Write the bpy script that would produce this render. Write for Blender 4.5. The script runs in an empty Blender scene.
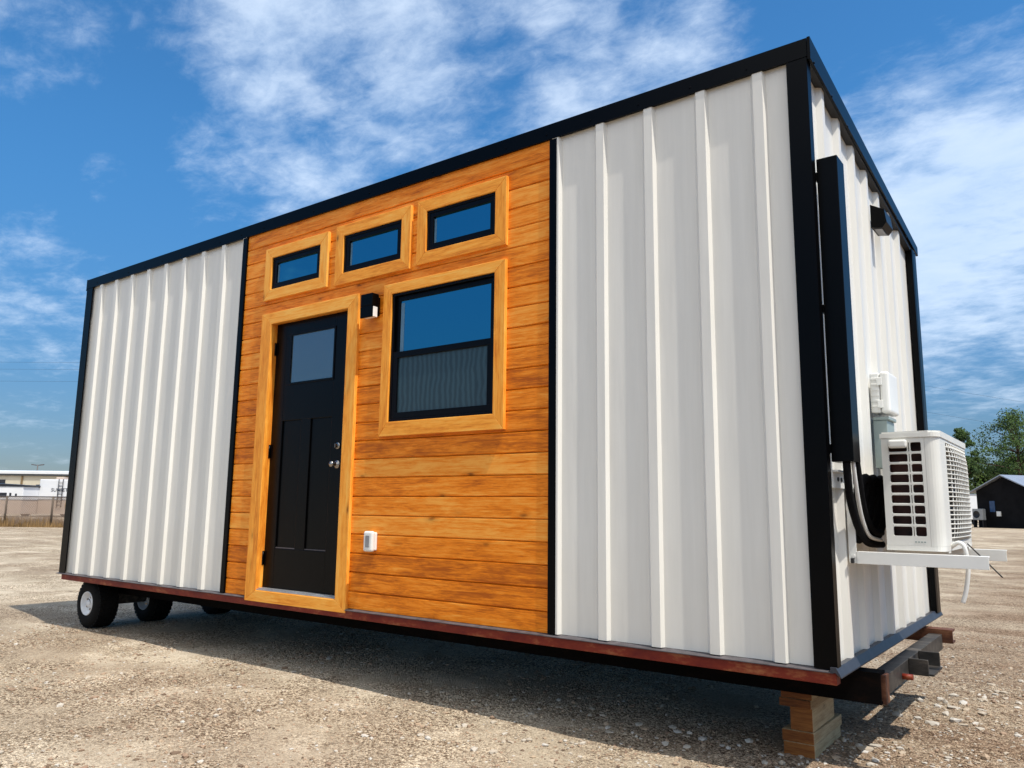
import bpy, bmesh, math, random
import numpy as np
from mathutils import Vector, Matrix, noise as mnoise
random.seed(7); rng = np.random.default_rng(7)
scene = bpy.context.scene
COL = scene.collection
GZ = -0.49                      # ground level (z = 0 is the floor line of the house)

# ------------------------------------------------------------------ camera
F_PX, YAW, PITCH, ROLL = 781.736, 0.6414, 0.1572, 0.0120
CAM = Vector((0.9628, -3.6265, 0.668))
def cam_axes():
    cy, sy, cp, sp = math.cos(YAW), math.sin(YAW), math.cos(PITCH), math.sin(PITCH)
    f = Vector((-sy*cp, cy*cp, sp)); r = Vector((cy, sy, 0)); u = r.cross(f)
    cr, sr = math.cos(ROLL), math.sin(ROLL)
    return r*cr + u*sr, u*cr - r*sr, f
AX_R, AX_U, AX_F = cam_axes()
cd = bpy.data.cameras.new('camera'); cd.sensor_width = 36; cd.lens = F_PX/1024*36
cd.clip_start = 0.05; cd.clip_end = 3000
cam = bpy.data.objects.new('camera', cd); COL.objects.link(cam)
M = Matrix.Identity(4)
for i, a in enumerate((AX_R, AX_U, -AX_F)):
    for k in range(3): M[k][i] = a[k]
M.translation = CAM
cam.matrix_world = M
scene.camera = cam
RH = Vector((math.cos(YAW), math.sin(YAW), 0)); FH = Vector((-math.sin(YAW), math.cos(YAW), 0))
def far_point(px, depth, z=GZ):
    """where a far thing stands: bearing read off the photo, distance in metres"""
    d = AX_F + AX_R*((px-512)/F_PX) - AX_U*((527-384)/F_PX)
    p = CAM + d*depth
    return Vector((p.x, p.y, z))

# ------------------------------------------------------------------ object helpers
ORIGIN = {}
def wo(o): return ORIGIN.get(o.name, Vector((0, 0, 0)))
def thing(name, label, cat, loc, group=None):
    o = bpy.data.objects.new(name, None); COL.objects.link(o)
    o.empty_display_size = 0.2
    o.location = loc; ORIGIN[o.name] = Vector(loc)
    o['label'] = label; o['category'] = cat
    if group: o['group'] = group
    return o
def tag(o, label, cat, group=None):
    o['label'] = label; o['category'] = cat
    if group: o['group'] = group
    return o

class MB:
    def __init__(self): self.bm = bmesh.new(); self.smooth = set()
    def box(self, x0, x1, y0, y1, z0, z1, bev=0.0, seg=2):
        r = bmesh.ops.create_cube(self.bm, size=1.0)
        vs = r['verts']
        for v in vs:
            v.co = Vector((x0+(v.co.x+.5)*(x1-x0), y0+(v.co.y+.5)*(y1-y0), z0+(v.co.z+.5)*(z1-z0)))
        if bev > 0:
            es = list({e for v in vs for e in v.link_edges})
            bmesh.ops.bevel(self.bm, geom=es, offset=bev, segments=seg, affect='EDGES', profile=.5)
        return self
    def obox(self, c, ax, ay, az, hx, hy, hz, bev=0.0):
        """oriented box: centre, three unit axes, half sizes"""
        r = bmesh.ops.create_cube(self.bm, size=2.0); vs = r['verts']
        for v in vs: v.co = Vector(c) + ax*(v.co.x*hx) + ay*(v.co.y*hy) + az*(v.co.z*hz)
        if bev > 0:
            es = list({e for v in vs for e in v.link_edges})
            bmesh.ops.bevel(self.bm, geom=es, offset=bev, segments=2, affect='EDGES', profile=.5)
        return self
    def hexa(self, pts):
        """8 points: 4 bottom loop, 4 top loop"""
        v = [self.bm.verts.new(p) for p in pts]
        for f in ((0,3,2,1),(4,5,6,7),(0,1,5,4),(1,2,6,5),(2,3,7,6),(3,0,4,7)):
            self.bm.faces.new([v[i] for i in f])
        return self
    def extrude(self, poly, vec):
        """closed polygon (3D pts) swept along vec"""
        vec = Vector(vec); n = len(poly)
        a = [self.bm.verts.new(p) for p in poly]; b = [self.bm.verts.new(Vector(p)+vec) for p in poly]
        self.bm.faces.new(a[::-1]); self.bm.faces.new(b)
        for i in range(n):
            j = (i+1) % n
            self.bm.faces.new((a[i], a[j], b[j], b[i]))
        return self
    def sheet(self, prof, vec):
        vec = Vector(vec)
        a = [self.bm.verts.new(p) for p in prof]; b = [self.bm.verts.new(Vector(p)+vec) for p in prof]
        for i in range(len(prof)-1): self.bm.faces.new((a[i], a[i+1], b[i+1], b[i]))
        return self
    def cyl(self, p0, p1, r0, r1=None, n=20, caps=True):
        r1 = r0 if r1 is None else r1
        p0, p1 = Vector(p0), Vector(p1); d = (p1-p0).normalized()
        a = d.orthogonal().normalized(); b = d.cross(a)
        A = [self.bm.verts.new(p0+(a*math.cos(t)+b*math.sin(t))*r0) for t in [2*math.pi*i/n for i in range(n)]]
        B = [self.bm.verts.new(p1+(a*math.cos(t)+b*math.sin(t))*r1) for t in [2*math.pi*i/n for i in range(n)]]
        for i in range(n):
            j = (i+1) % n
            f = self.bm.faces.new((A[i], A[j], B[j], B[i])); f.smooth = True
        if caps: self.bm.faces.new(A[::-1]); self.bm.faces.new(B)
        return self
    def tube(self, pts, r, n=10, caps=True):
        pts = [Vector(p) for p in pts]; rings = []; m = len(pts)
        d0 = (pts[1]-pts[0]).normalized(); a = d0.orthogonal().normalized()
        for i, p in enumerate(pts):
            d = (pts[min(i+1, m-1)]-pts[max(i-1, 0)]).normalized()
            a = (a - d*a.dot(d)).normalized(); b = d.cross(a)
            rr = r[i] if isinstance(r, (list, tuple)) else r
            rings.append([self.bm.verts.new(p+(a*math.cos(t)+b*math.sin(t))*rr) for t in [2*math.pi*k/n for k in range(n)]])
        for A, B in zip(rings, rings[1:]):
            for k in range(n):
                j = (k+1) % n
                f = self.bm.faces.new((A[k], A[j], B[j], B[k])); f.smooth = True
        if caps: self.bm.faces.new(rings[0][::-1]); self.bm.faces.new(rings[-1])
        return self
    def lathe(self, c, axis, prof, n=40):
        """prof: list of (offset along axis, radius)"""
        c = Vector(c); d = Vector(axis).normalized(); a = d.orthogonal().normalized(); b = d.cross(a)
        rings = [[self.bm.verts.new(c+d*o+(a*math.cos(t)+b*math.sin(t))*max(r, 1e-4)) for t in [2*math.pi*k/n for k in range(n)]] for o, r in prof]
        for A, B in zip(rings, rings[1:]):
            for k in range(n):
                j = (k+1) % n
                f = self.bm.faces.new((A[k], A[j], B[j], B[k])); f.smooth = True
        return self
    def build(self, name, mat, parent=None, tone=None):
        bm = self.bm
        bmesh.ops.recalc_face_normals(bm, faces=bm.faces[:])
        xs = [v.co for v in bm.verts]
        lo = Vector((min(c.x for c in xs), min(c.y for c in xs), min(c.z for c in xs)))
        hi = Vector((max(c.x for c in xs), max(c.y for c in xs), max(c.z for c in xs)))
        c = Vector(((lo.x+hi.x)/2, (lo.y+hi.y)/2, lo.z if parent is None else (lo.z+hi.z)/2))
        for v in bm.verts: v.co -= c
        me = bpy.data.meshes.new(name); bm.to_mesh(me); bm.free()
        me.materials.append(mat)
        o = bpy.data.objects.new(name, me); COL.objects.link(o)
        ORIGIN[o.name] = c.copy()
        if parent is not None:
            o.parent = parent; o.location = c - wo(parent)
        else: o.location = c
        return o

def smooth_pts(pts, sub=6):
    pts = [Vector(p) for p in pts]; out = []
    for i in range(len(pts)-1):
        p0 = pts[max(i-1, 0)]; p1 = pts[i]; p2 = pts[i+1]; p3 = pts[min(i+2, len(pts)-1)]
        for k in range(sub):
            t = k/sub
            out.append(.5*((2*p1)+(p2-p0)*t+(2*p0-5*p1+4*p2-p3)*t*t+(3*p1-p0-3*p2+p3)*t**3))
    out.append(pts[-1]); return out

# ------------------------------------------------------------------ materials
class NT:
    def __init__(self, name):
        self.m = bpy.data.materials.new(name); self.m.use_nodes = True
        self.t = self.m.node_tree; self.b = self.t.nodes['Principled BSDF']
    def n(self, typ, **kw):
        x = self.t.nodes.new(typ)
        for k, v in kw.items():
            if k == 'inp':
                for a, b in v.items():
                    if hasattr(b, 'is_output'): self.t.links.new(b, x.inputs[a])
                    else: x.inputs[a].default_value = b
            else: setattr(x, k, v)
        return x
    def set(self, **kw):
        for k, v in kw.items():
            s = self.b.inputs[k.replace('_', ' ')]
            if hasattr(v, 'is_output'): self.t.links.new(v, s)
            else: s.default_value = v
        return self
    def coord(self, scale=(1, 1, 1), which='Object'):
        tc = self.n('ShaderNodeTexCoord')
        mp = self.n('ShaderNodeMapping', inp={'Vector': tc.outputs[which], 'Scale': scale})
        return mp.outputs[0]
    def noise(self, vec, scale=5, detail=4, rough=.5, dist=0.0):
        x = self.n('ShaderNodeTexNoise', inp={'Vector': vec, 'Scale': scale, 'Detail': detail, 'Roughness': rough, 'Distortion': dist})
        return x.outputs['Fac']
    def ramp(self, fac, stops):
        x = self.n('ShaderNodeValToRGB', inp={'Fac': fac}); e = x.color_ramp.elements
        while len(e) < len(stops): e.new(.5)
        for el, (p, c) in zip(e, stops):
            el.position = p; el.color = (*c, 1) if len(c) == 3 else c
        return x.outputs['Color']
    def mix(self, fac, a, b, blend='MIX'):
        x = self.n('ShaderNodeMix', data_type='RGBA', blend_type=blend)
        for i, v in ((0, fac), (6, a), (7, b)):
            if hasattr(v, 'is_output'): self.t.links.new(v, x.inputs[i])
            else: x.inputs[i].default_value = v if i == 0 else ((*v, 1) if len(v) == 3 else v)
        return x.outputs[2]
    def math(self, op, a, b=0.0, clamp=False):
        x = self.n('ShaderNodeMath', operation=op, use_clamp=clamp)
        for i, v in ((0, a), (1, b)):
            if hasattr(v, 'is_output'): self.t.links.new(v, x.inputs[i])
            else: x.inputs[i].default_value = v
        return x.outputs[0]
    def bump(self, h, strength=.3, dist=.01, normal=None):
        x = self.n('ShaderNodeBump', inp={'Height': h, 'Strength': strength, 'Distance': dist})
        if normal is not None: self.t.links.new(normal, x.inputs['Normal'])
        return x.outputs[0]

def plain(name, col, rough=.5, metal=0.0, spec=.5, var=.15, vscale=6, bump=0.0, bscale=40):
    k = NT(name); c = k.coord()
    f = k.noise(c, vscale, 5, .6)
    lo = tuple(x*(1-var) for x in col); hi = tuple(min(1, x*(1+var)) for x in col)
    k.set(Base_Color=k.ramp(f, [(.3, lo), (.7, hi)]), Roughness=rough, Metallic=metal)
    k.b.inputs['Specular IOR Level'].default_value = spec
    if bump: k.set(Normal=k.bump(k.noise(c, bscale, 3, .6), bump, .004))
    return k.m

def siding_mat(name):
    k = NT(name); c = k.coord()
    v = k.noise(k.coord((9, 9, .5)), 3, 4, .6)
    d = k.noise(k.coord((1.5, 1.5, .8)), 2.2, 4, .65)
    base = k.ramp(v, [(.25, (.71, .695, .645)), (.75, (.775, .76, .71))])
    tc = k.n('ShaderNodeNewGeometry'); sx = k.n('ShaderNodeSeparateXYZ', inp={0: tc.outputs['Position']})
    low = k.n('ShaderNodeMapRange', inp={0: sx.outputs[2], 1: .55, 2: 0.0, 3: 0.0, 4: 1.0}).outputs[0]
    dirt = k.math('MULTIPLY', low, k.math('MULTIPLY', d, .35))
    base = k.mix(dirt, base, (.47, .42, .34))
    fine = k.noise(k.coord((60, 60, 2.0)), 3, 3, .7)
    can = k.noise(k.coord((2.6, 2.6, .7)), 1.6, 2, .4)
    b1 = k.bump(can, .5, .02); b2 = k.bump(fine, .05, .002, b1)
    k.set(Base_Color=base, Roughness=.36, Normal=b2)
    k.b.inputs['Specular IOR Level'].default_value = .45
    return k.m

def wood_mat(name, axis, dark, mid, light, rough=.42, knots=True, tone_amp=.35, scale=1.0):
    """axis: grain direction 0 x / 1 y / 2 z"""
    k = NT(name)
    at = k.n('ShaderNodeAttribute', attribute_name='tone')
    tone = at.outputs['Fac']
    tc = k.n('ShaderNodeTexCoord')
    off = k.n('ShaderNodeCombineXYZ', inp={0: k.math('MULTIPLY', tone, 37.0), 1: k.math('MULTIPLY', tone, 11.0), 2: k.math('MULTIPLY', tone, 23.0)})
    vec = k.n('ShaderNodeVectorMath', operation='ADD', inp={0: tc.outputs['Object'], 1: off.outputs[0]}).outputs[0]
    def mp(along, across):
        s = [across]*3; s[axis] = along
        return k.n('ShaderNodeMapping', inp={'Vector': vec, 'Scale': tuple(x*scale for x in s)}).outputs[0]
    warp = k.noise(mp(1.6, 5), 1, 3, .5)
    grain = k.noise(mp(1.9, 46), 1.5, 7, .66, .7)
    fine = k.noise(mp(9, 230), 1.5, 3, .6)
    patch = k.noise(mp(3.4, 17), 1.1, 6, .66, .5)
    f = k.math('ADD', k.math('MULTIPLY', grain, .55), k.math('MULTIPLY', patch, .60))
    f = k.math('ADD', f, k.math('MULTIPLY', k.math('SUBTRACT', tone, .5), tone_amp))
    f = k.math('ADD', f, k.math('MULTIPLY', k.math('SUBTRACT', fine, .5), .42))
    f = k.math('SUBTRACT', f, .07)
    col = k.ramp(f, [(.30, dark), (.49, mid), (.68, light)])
    if knots:
        ks = [8.5*scale]*3; ks[axis] = 3.6*scale
        if axis != 1: ks[1] = 0.0
        kmp = k.n('ShaderNodeMapping', inp={'Vector': vec, 'Scale': tuple(ks)}).outputs[0]
        vo = k.n('ShaderNodeTexVoronoi', inp={'Vector': k.n('ShaderNodeVectorMath', operation='ADD', inp={0: kmp, 1: k.n('ShaderNodeCombineXYZ', inp={0: k.math('MULTIPLY', warp, .5), 1: 0.0, 2: k.math('MULTIPLY', warp, .5)}).outputs[0]}).outputs[0], 'Scale': 1.0, 'Randomness': 1.0})
        kn = k.ramp(vo.outputs['Distance'], [(.035, (1, 1, 1)), (.06, (.75, .75, .75)), (.12, (.22, .22, .22)), (.26, (0, 0, 0))])
        rare = k.n('ShaderNodeSeparateColor', inp={0: vo.outputs['Color']}).outputs[0]
        kn = k.math('MULTIPLY', kn, k.math('GREATER_THAN', rare, .42))
        col = k.mix(k.math('MULTIPLY', kn, .8), col, tuple(x*.28 for x in dark))
    k.set(Base_Color=col, Roughness=rough, Normal=k.bump(grain, .12, .004))
    k.b.inputs['Specular IOR Level'].default_value = .22
    return k.m

MAT = {}
MAT['siding'] = siding_mat('off white painted steel siding')
MAT['wood'] = wood_mat('stained cedar boards', 0, (.42, .095, .005), (.84, .235, .010), (.93, .41, .070), tone_amp=.22)
MAT['trim_h'] = wood_mat('stained cedar casing across', 0, (.66, .19, .016), (.93, .365, .042), (.97, .52, .11), tone_amp=.25)
MAT['trim_v'] = wood_mat('stained cedar casing upright', 2, (.66, .19, .016), (.93, .365, .042), (.97, .52, .11), tone_amp=.25)
MAT['black'] = plain('black enamel trim', (.001, .001, .0013), .30, 0, .10, .3, 8)
MAT['door'] = plain('black painted door', (.001, .001, .0012), .30, 0, .15, .3, 5)
MAT['vinyl'] = plain('black window vinyl', (.001, .001, .002), .35, 0, .14, .2, 8)
MAT['body'] = plain('dark light block and backing', (.01, .01, .01), .9)
MAT['chrome'] = plain('brushed nickel', (.34, .33, .31), .25, 1.0, .5, .05)
MAT['alu'] = plain('threshold aluminium', (.55, .54, .52), .4, .8)
MAT['flash'] = plain('dark blue grey flashing', (.035, .038, .05), .42, .2, .5, .3, 9)
MAT['ledge'] = plain('dusty galvanised ledge and door highlight', (.085, .075, .08), .6, .1, .5, .4, 14)
MAT['rubber'] = plain('black tyre rubber', (.006, .006, .006), .8, 0, .15, .4, 30, .2, 90)
MAT['rim'] = plain('white painted rim', (.72, .74, .76), .4, 0, .5, .1, 20)
MAT['white'] = plain('white powder coat', (.78, .78, .75), .38, 0, .5, .04, 5)
MAT['acwhite'] = plain('ivory conditioner case', (.72, .71, .66), .42, 0, .45, .05, 4)
MAT['dark'] = plain('dark plastic', (.01, .01, .012), .5)
MAT['foam'] = plain('black foam pipe sleeve', (.006, .006, .007), .9, 0, .1, .3, 60, .3, 120)
MAT['greybox'] = plain('grey green electrical enamel', (.28, .34, .33), .45, 0, .5, .08, 8)
MAT['lens'] = plain('frosted lamp lens', (.85, .85, .82), .3)
MAT['socket'] = plain('grey socket face', (.25, .25, .26), .4)

def glass_mat(name, base, ior, rough=.02, wave=0.0, tint=None):
    k = NT(name); c = k.coord()
    k.set(Base_Color=(*base, 1), Roughness=rough, IOR=ior)
    if wave:
        w = k.n('ShaderNodeTexWave', wave_type='BANDS', bands_direction='X', inp={'Vector': c, 'Scale': 7.5, 'Distortion': 5.0, 'Detail': 2.0, 'Detail Scale': .8}).outputs['Fac']
        k.set(Base_Color=k.ramp(w, [(.2, tuple(x*.72 for x in base)), (.8, tuple(x*1.25 for x in base))]))
    else:
        k.set(Normal=k.bump(k.noise(c, 1.2, 2, .4), .02, .01))
    if tint: k.set(Specular_Tint=(*tint, 1))
    return k.m
MAT['edge_strip'] = plain('blue grey pane edge strip', (.10, .20, .30), .3)  # pale strip down the left edge of each pane
MAT['glass'] = glass_mat('coated window glass', (.002, .006, .014), 4.2, tint=(.18, .78, 1.0))
MAT['doorglass'] = glass_mat('obscure door glass', (.060, .072, .080), 2.6, .10, tint=(.6, .9, 1.0))
MAT['screen'] = glass_mat('insect screen mesh', (.022, .048, .062), 1.55, .35, 1.0)

def rust_mat(name, a, b, c, rough=.6, spec=.3):
    k = NT(name); co = k.coord()
    f = k.noise(k.coord((4, 10, 10)), 1.6, 7, .7)
    k.set(Base_Color=k.ramp(f, [(.35, a), (.55, b), (.72, c)]), Roughness=rough, Normal=k.bump(k.noise(co, 60, 4, .6), .2, .003))
    k.b.inputs['Specular IOR Level'].default_value = spec
    return k.m
MAT['coil'] = rust_mat('rusty brown coil fins', (.012, .006, .006), (.045, .013, .010), (.10, .035, .025))
MAT['redsteel'] = rust_mat('red oxide steel', (.12, .008, .005), (.19, .022, .008), (.34, .12, .045), .5)
MAT['rust'] = rust_mat('rusty brown steel', (.045, .016, .009), (.12, .045, .022), (.22, .10, .05))
MAT['blacksteel'] = rust_mat('black painted steel', (.002, .002, .002), (.004, .003, .003), (.012, .006, .004), .8, .06)
MAT['oldsteel'] = rust_mat('weathered dark steel', (.018, .017, .016), (.05, .045, .04), (.14, .12, .10), .5)

# ------------------------------------------------------------------ ground
def ground_mat():
    k = NT('gravel and caliche'); c = k.coord()
    big = k.noise(c, .22, 5, .6, .4)
    mid = k.noise(c, 1.3, 5, .65, .3)
    streak = k.noise(k.n('ShaderNodeMapping', inp={'Vector': c, 'Rotation': (0, 0, .45), 'Scale': (.12, 1.5, 1)}).outputs[0], 1.0, 5, .6)
    sx = k.n('ShaderNodeSeparateXYZ', inp={0: c})
    # the lot is paler caliche to the west, redder gravel east of the house
    side = k.n('ShaderNodeMapRange', interpolation_type='SMOOTHSTEP', inp={0: sx.outputs[0], 1: -1.8, 2: .6, 3: 0.0, 4: 1.0}).outputs[0]
    pale = k.ramp(k.math('ADD', k.math('MULTIPLY', mid, .5), k.math('MULTIPLY', big, .5)), [(.38, (.255, .198, .142)), (.5, (.36, .295, .218)), (.58, (.53, .455, .35))])
    red = k.ramp(k.math('ADD', k.math('MULTIPLY', mid, .45), k.math('MULTIPLY', streak, .55)), [(.36, (.19, .128, .082)), (.52, (.24, .168, .112)), (.66, (.345, .268, .19))])
    base = k.mix(side, pale, red)
    base = k.mix(k.math('MULTIPLY', k.ramp(streak, [(.42, (0, 0, 0)), (.62, (1, 1, 1))]), .45), base, (.41, .355, .265))
    v1 = k.n('ShaderNodeTexVoronoi', inp={'Vector': c, 'Scale': 85.0})
    v2 = k.n('ShaderNodeTexVoronoi', inp={'Vector': c, 'Scale': 190.0})
    r1 = k.n('ShaderNodeSeparateColor', inp={0: v1.outputs['Color']})
    r2 = k.n('ShaderNodeSeparateColor', inp={0: v2.outputs['Color']})
    t1 = k.ramp(r1.outputs[0], [(0.0, (.16, .11, .085)), (.18, (.45, .37, .31)), (.45, (.95, .90, .86)), (1.0, (1.75, 1.74, 1.72))])
    t2 = k.ramp(r2.outputs[1], [(0.0, (.26, .21, .18)), (.40, (1, 1, 1)), (1.0, (1.6, 1.6, 1.58))])
    gm = k.ramp(k.noise(c, 1.1, 5, .65), [(.40, (.16, .16, .16)), (.55, (1, 1, 1))])
    gfac = k.n('ShaderNodeSeparateColor', inp={0: gm}).outputs[0]
    gfac = k.math('MAXIMUM', gfac, k.math('MULTIPLY', side, .75))
    base = k.mix(k.math('MULTIPLY', gfac, .9), base, k.mix(1.0, base, t1, 'MULTIPLY'))
    base = k.mix(k.math('ADD', k.math('MULTIPLY', gfac, .6), .3), base, k.mix(1.0, base, t2, 'MULTIPLY'))
    h = k.math('ADD', k.math('MULTIPLY', v1.outputs['Distance'], -.9), k.math('MULTIPLY', v2.outputs['Distance'], -.4))
    h = k.math('MULTIPLY', h, k.math('ADD', gfac, .25))
    b0 = k.bump(k.noise(c, 7, 5, .6), .4, .03)
    k.set(Base_Color=base, Roughness=.95, Normal=k.bump(h, .9, .012, b0))
    k.b.inputs['Specular IOR Level'].default_value = .1
    return k.m

def ground():
    def axis(lo, hi):
        pos = [0.0]; s = .12
        while pos[-1] < hi: pos.append(pos[-1]+s); s = s if pos[-1] < 5 else s*1.25
        neg = [0.0]; s = .12
        while neg[-1] > lo: neg.append(neg[-1]-s); s = s if neg[-1] > -10 else s*1.25
        return neg[::-1][:-1]+pos
    X = axis(-900, 900); Y = axis(-900, 900)
    nx, ny = len(X), len(Y)
    vs = []
    for y in Y:
        for x in X:
            near = math.exp(-max(0, (math.hypot(x+2, y)-8))/20)
            z = (mnoise.noise((x*.35, y*.35, 0))*.018 + mnoise.noise((x*1.3, y*1.3, 5))*.010 + mnoise.noise((x*4, y*4, 9))*.004)*near
            vs.append((x, y, z))
    fs = [(j*nx+i, j*nx+i+1, (j+1)*nx+i+1, (j+1)*nx+i) for j in range(ny-1) for i in range(nx-1)]
    me = bpy.data.meshes.new('ground'); me.from_pydata(vs, [], fs); me.materials.append(ground_mat())
    for p in me.polygons: p.use_smooth = True
    o = bpy.data.objects.new('ground', me); COL.objects.link(o); o.location = (0, 0, GZ)
    o['kind'] = 'structure'
    return o
ground()

def stone_mat():
    k = NT('loose stone'); c = k.coord()
    at = k.n('ShaderNodeAttribute', attribute_name='tone')
    col = k.ramp(at.outputs['Fac'], [(0.0, (.14, .09, .06)), (.3, (.33, .22, .15)), (.55, (.42, .32, .22)), (.8, (.44, .385, .31)), (1.0, (.56, .53, .48))])
    col = k.mix(k.math('MULTIPLY', k.noise(c, 60, 3, .6), .35), col, (.30, .24, .18))
    k.set(Base_Color=col, Roughness=.9, Normal=k.bump(k.noise(c, 90, 3, .6), .3, .004))
    k.b.inputs['Specular IOR Level'].default_value = .15
    return k.m

def gravel():
    bm = bmesh.new(); bmesh.ops.create_icosphere(bm, subdivisions=1, radius=1)
    T1 = np.array([v.co[:] for v in bm.verts]); F1 = np.array([[v.index for v in f.verts] for f in bm.faces]); bm.free()
    V, Fc, tone = [], [], []; base = 0
    def add(x, y, s, t, flat=.6):
        nonlocal base
        v = T1*(1+rng.uniform(-.28, .28, T1.shape[0]))[:, None]
        a = rng.uniform(0, 6.28); ca, sa = math.cos(a), math.sin(a)
        v = v*np.array([s*rng.uniform(.8, 1.4), s*rng.uniform(.6, 1.0), s*flat*rng.uniform(.7, 1.1)])
        v = np.stack([v[:, 0]*ca-v[:, 1]*sa+x, v[:, 0]*sa+v[:, 1]*ca+y, v[:, 2]+s*flat*.25+mnoise.noise((x*.35, y*.35, 0))*.018+mnoise.noise((x*1.3, y*1.3, 5))*.010], 1)
        V.append(v); Fc.append(F1+base); base += len(T1); tone.extend([t]*len(F1))
    # loose chips over the near lot
    n = 0
    while n < 34000:
        d = rng.uniform(2.0, 9.0)**1.0; ang = rng.uniform(-.66, .66)
        dirv = FH*math.cos(ang)+RH*math.sin(ang)
        x, y = CAM.x+dirv.x*d, CAM.y+dirv.y*d
        dens = .35+.9*mnoise.noise((x*.8, y*.8, 3))+(.35 if x > -.3 else 0)
        if rng.uniform() > max(.06, dens): continue
        s = min(.034, float(np.exp(rng.normal(-5.12, .42))))
        t = float(np.clip(rng.normal(.46, .30), 0, 1))
        add(x, y, s, t); n += 1
    # clusters of larger pale stones
    def cluster(cx, cy, sx, sy, m, s0, s1, rot=0.0):
        for _ in range(m):
            u, v = rng.normal(0, sx), rng.normal(0, sy)
            add(cx+u*math.cos(rot)-v*math.sin(rot), cy+u*math.sin(rot)+v*math.cos(rot), rng.uniform(s0, s1), float(np.clip(rng.normal(.85, .14), .4, 1)), .5)
    cluster(.45, 2.35, .38, .16, 42, .012, .038, .7)
    cluster(.15, 1.55, .12, .08, 12, .02, .04)
    cluster(-.75, .35, .45, .09, 26, .012, .028)
    cluster(-1.75, .35, .5, .12, 26, .010, .024)
    cluster(-1.9, -.35, .55, .22, 34, .010, .026)
    cluster(-.1, .75, .15, .1, 14, .012, .028)
    cluster(-3.0, -.55, .9, .4, 26, .008, .02)
    cluster(1.0, 2.9, .5, .3, 16, .014, .032)
    v = np.concatenate(V); f = np.concatenate(Fc)
    me = bpy.data.meshes.new('gravel'); me.from_pydata(v.tolist(), [], f.tolist())
    a = me.attributes.new('tone', 'FLOAT', 'FACE'); a.data.foreach_set('value', tone)
    me.materials.append(stone_mat())
    o = bpy.data.objects.new('gravel', me); COL.objects.link(o); o.location = (0, 0, GZ); o['kind'] = 'stuff'
gravel()

# ------------------------------------------------------------------ tiny house
XL, XR, W = -7.205, 0.0, 2.59
ZR = 2.8375                       # underside of the front rail
def roof_z(y): return 2.935 - .1145*y
H = thing('tiny_house', 'portable tiny house with off white ribbed walls, black trim and stained wood middle section', 'tiny house', (-3.6, 1.3, GZ))

m = MB(); m.box(XL+.03, XR-.05, .11, W-.06, -.03, 2.55); m.build('light_block_core', MAT['body'], H)  # unseen solid box added to block light inside the house

def rib_profile(x0, x1, cs, y_flat=.024, y_top=0.0):
    """front sheet profile from x0 to x1, ribs at cs (right shoulder)"""
    pts = [(x0, y_flat)]
    for c in cs:
        for x, y in ((c-.072, y_flat), (c-.052, y_top), (c-.004, y_top), (c+.008, y_flat)):
            if x0 < x < x1: pts.append((x, y))
            elif x <= x0: pts[0] = (x0, y if y == y_top and c-.004 > x0 else pts[0][1])
    pts.append((x1, y_flat)); return pts
def front_siding(x0, x1, cs):
    m = MB()
    prof = [Vector((x, y, 0.002)) for x, y in rib_profile(x0, x1, cs)]
    m.sheet(prof, (0, 0, 2.87)); return m.build('siding_panel', MAT['siding'], H)
front_siding(-7.12, -4.48, [-6.889+.3013*k for k in range(0, 9)])
front_siding(-1.47, -.06, [-1.42+.3025*k for k in range(5)])

# end wall: profile along y, top follows the roof slope
def end_siding(x_flat, x_top, y0, y1, starts, flip=1):
    m = MB(); prof = [(y0, x_flat)]
    for s in starts:
        prof += [(s, x_flat), (s+.018, x_top), (s+.058, x_top), (s+.078, x_flat)]
    prof.append((y1, x_flat))
    a = [m.bm.verts.new((x, y, .002)) for y, x in prof]; b = [m.bm.verts.new((x, y, roof_z(y)-.07)) for y, x in prof]
    for i in range(len(prof)-1): m.bm.faces.new((a[i], a[i+1], b[i+1], b[i]))
    return m.build('siding_panel', MAT['siding'], H)
ribs_y = [.255+.3055*k for k in range(7)]
end_siding(-.030, -.002, .02, 2.56, ribs_y)
end_siding(XL+.022, XL+.002, .02, 2.56, ribs_y)
m = MB(); prof = [Vector((XL+.05, W-.03, 0))]
x = XL+.25
while x < -.2:
    prof += [Vector((x, W-.03, 0)), Vector((x+.018, W-.01, 0)), Vector((x+.058, W-.01, 0)), Vector((x+.078, W-.03, 0))]; x += .305
prof.append(Vector((-.05, W-.03, 0))); m.sheet(prof, (0, 0, 2.6)); m.build('siding_panel', MAT['siding'], H)

# corner and dividing trims
def trim(x0, x1, y0, y1, z0, z1, name='corner_trim', mat='black', bev=.003):
    m = MB(); m.box(x0, x1, y0, y1, z0, z1, bev); return m.build(name, MAT[mat], H)
m = MB()                                             # near right corner: L section
m.extrude([(-.092, -.003, 0), (.006, -.003, 0), (.006, .055, 0), (-.0035, .055, 0), (-.0035, .0065, 0), (-.092, .0065, 0)], (0, 0, 2.834)); m.build('corner_trim', MAT['black'], H)
m = MB(); m.extrude([(-7.088, -.003, 0), (XL-.004, -.003, 0), (XL-.004, .06, 0), (XL+.006, .06, 0), (XL+.006, .0065, 0), (-7.088, .0065, 0)], (0, 0, 2.834)); m.build('corner_trim', MAT['black'], H)
m = MB(); m.extrude([(-.02, 2.47, 0), (.018, 2.47, 0), (.022, 2.50, 0), (.022, W+.005, 0), (-.12, W+.005, 0), (-.12, W-.005, 0), (-.02, W-.005, 0)], (0, 0, 2.56)); m.build('corner_trim', MAT['black'], H)
m = MB(); m.extrude([(XL+.02, 2.47, 0), (XL-.02, 2.47, 0), (XL-.02, W+.005, 0), (XL+.12, W+.005, 0), (XL+.12, W-.005, 0), (XL+.02, W-.005, 0)], (0, 0, 2.56)); m.build('corner_trim', MAT['black'], H)
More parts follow.
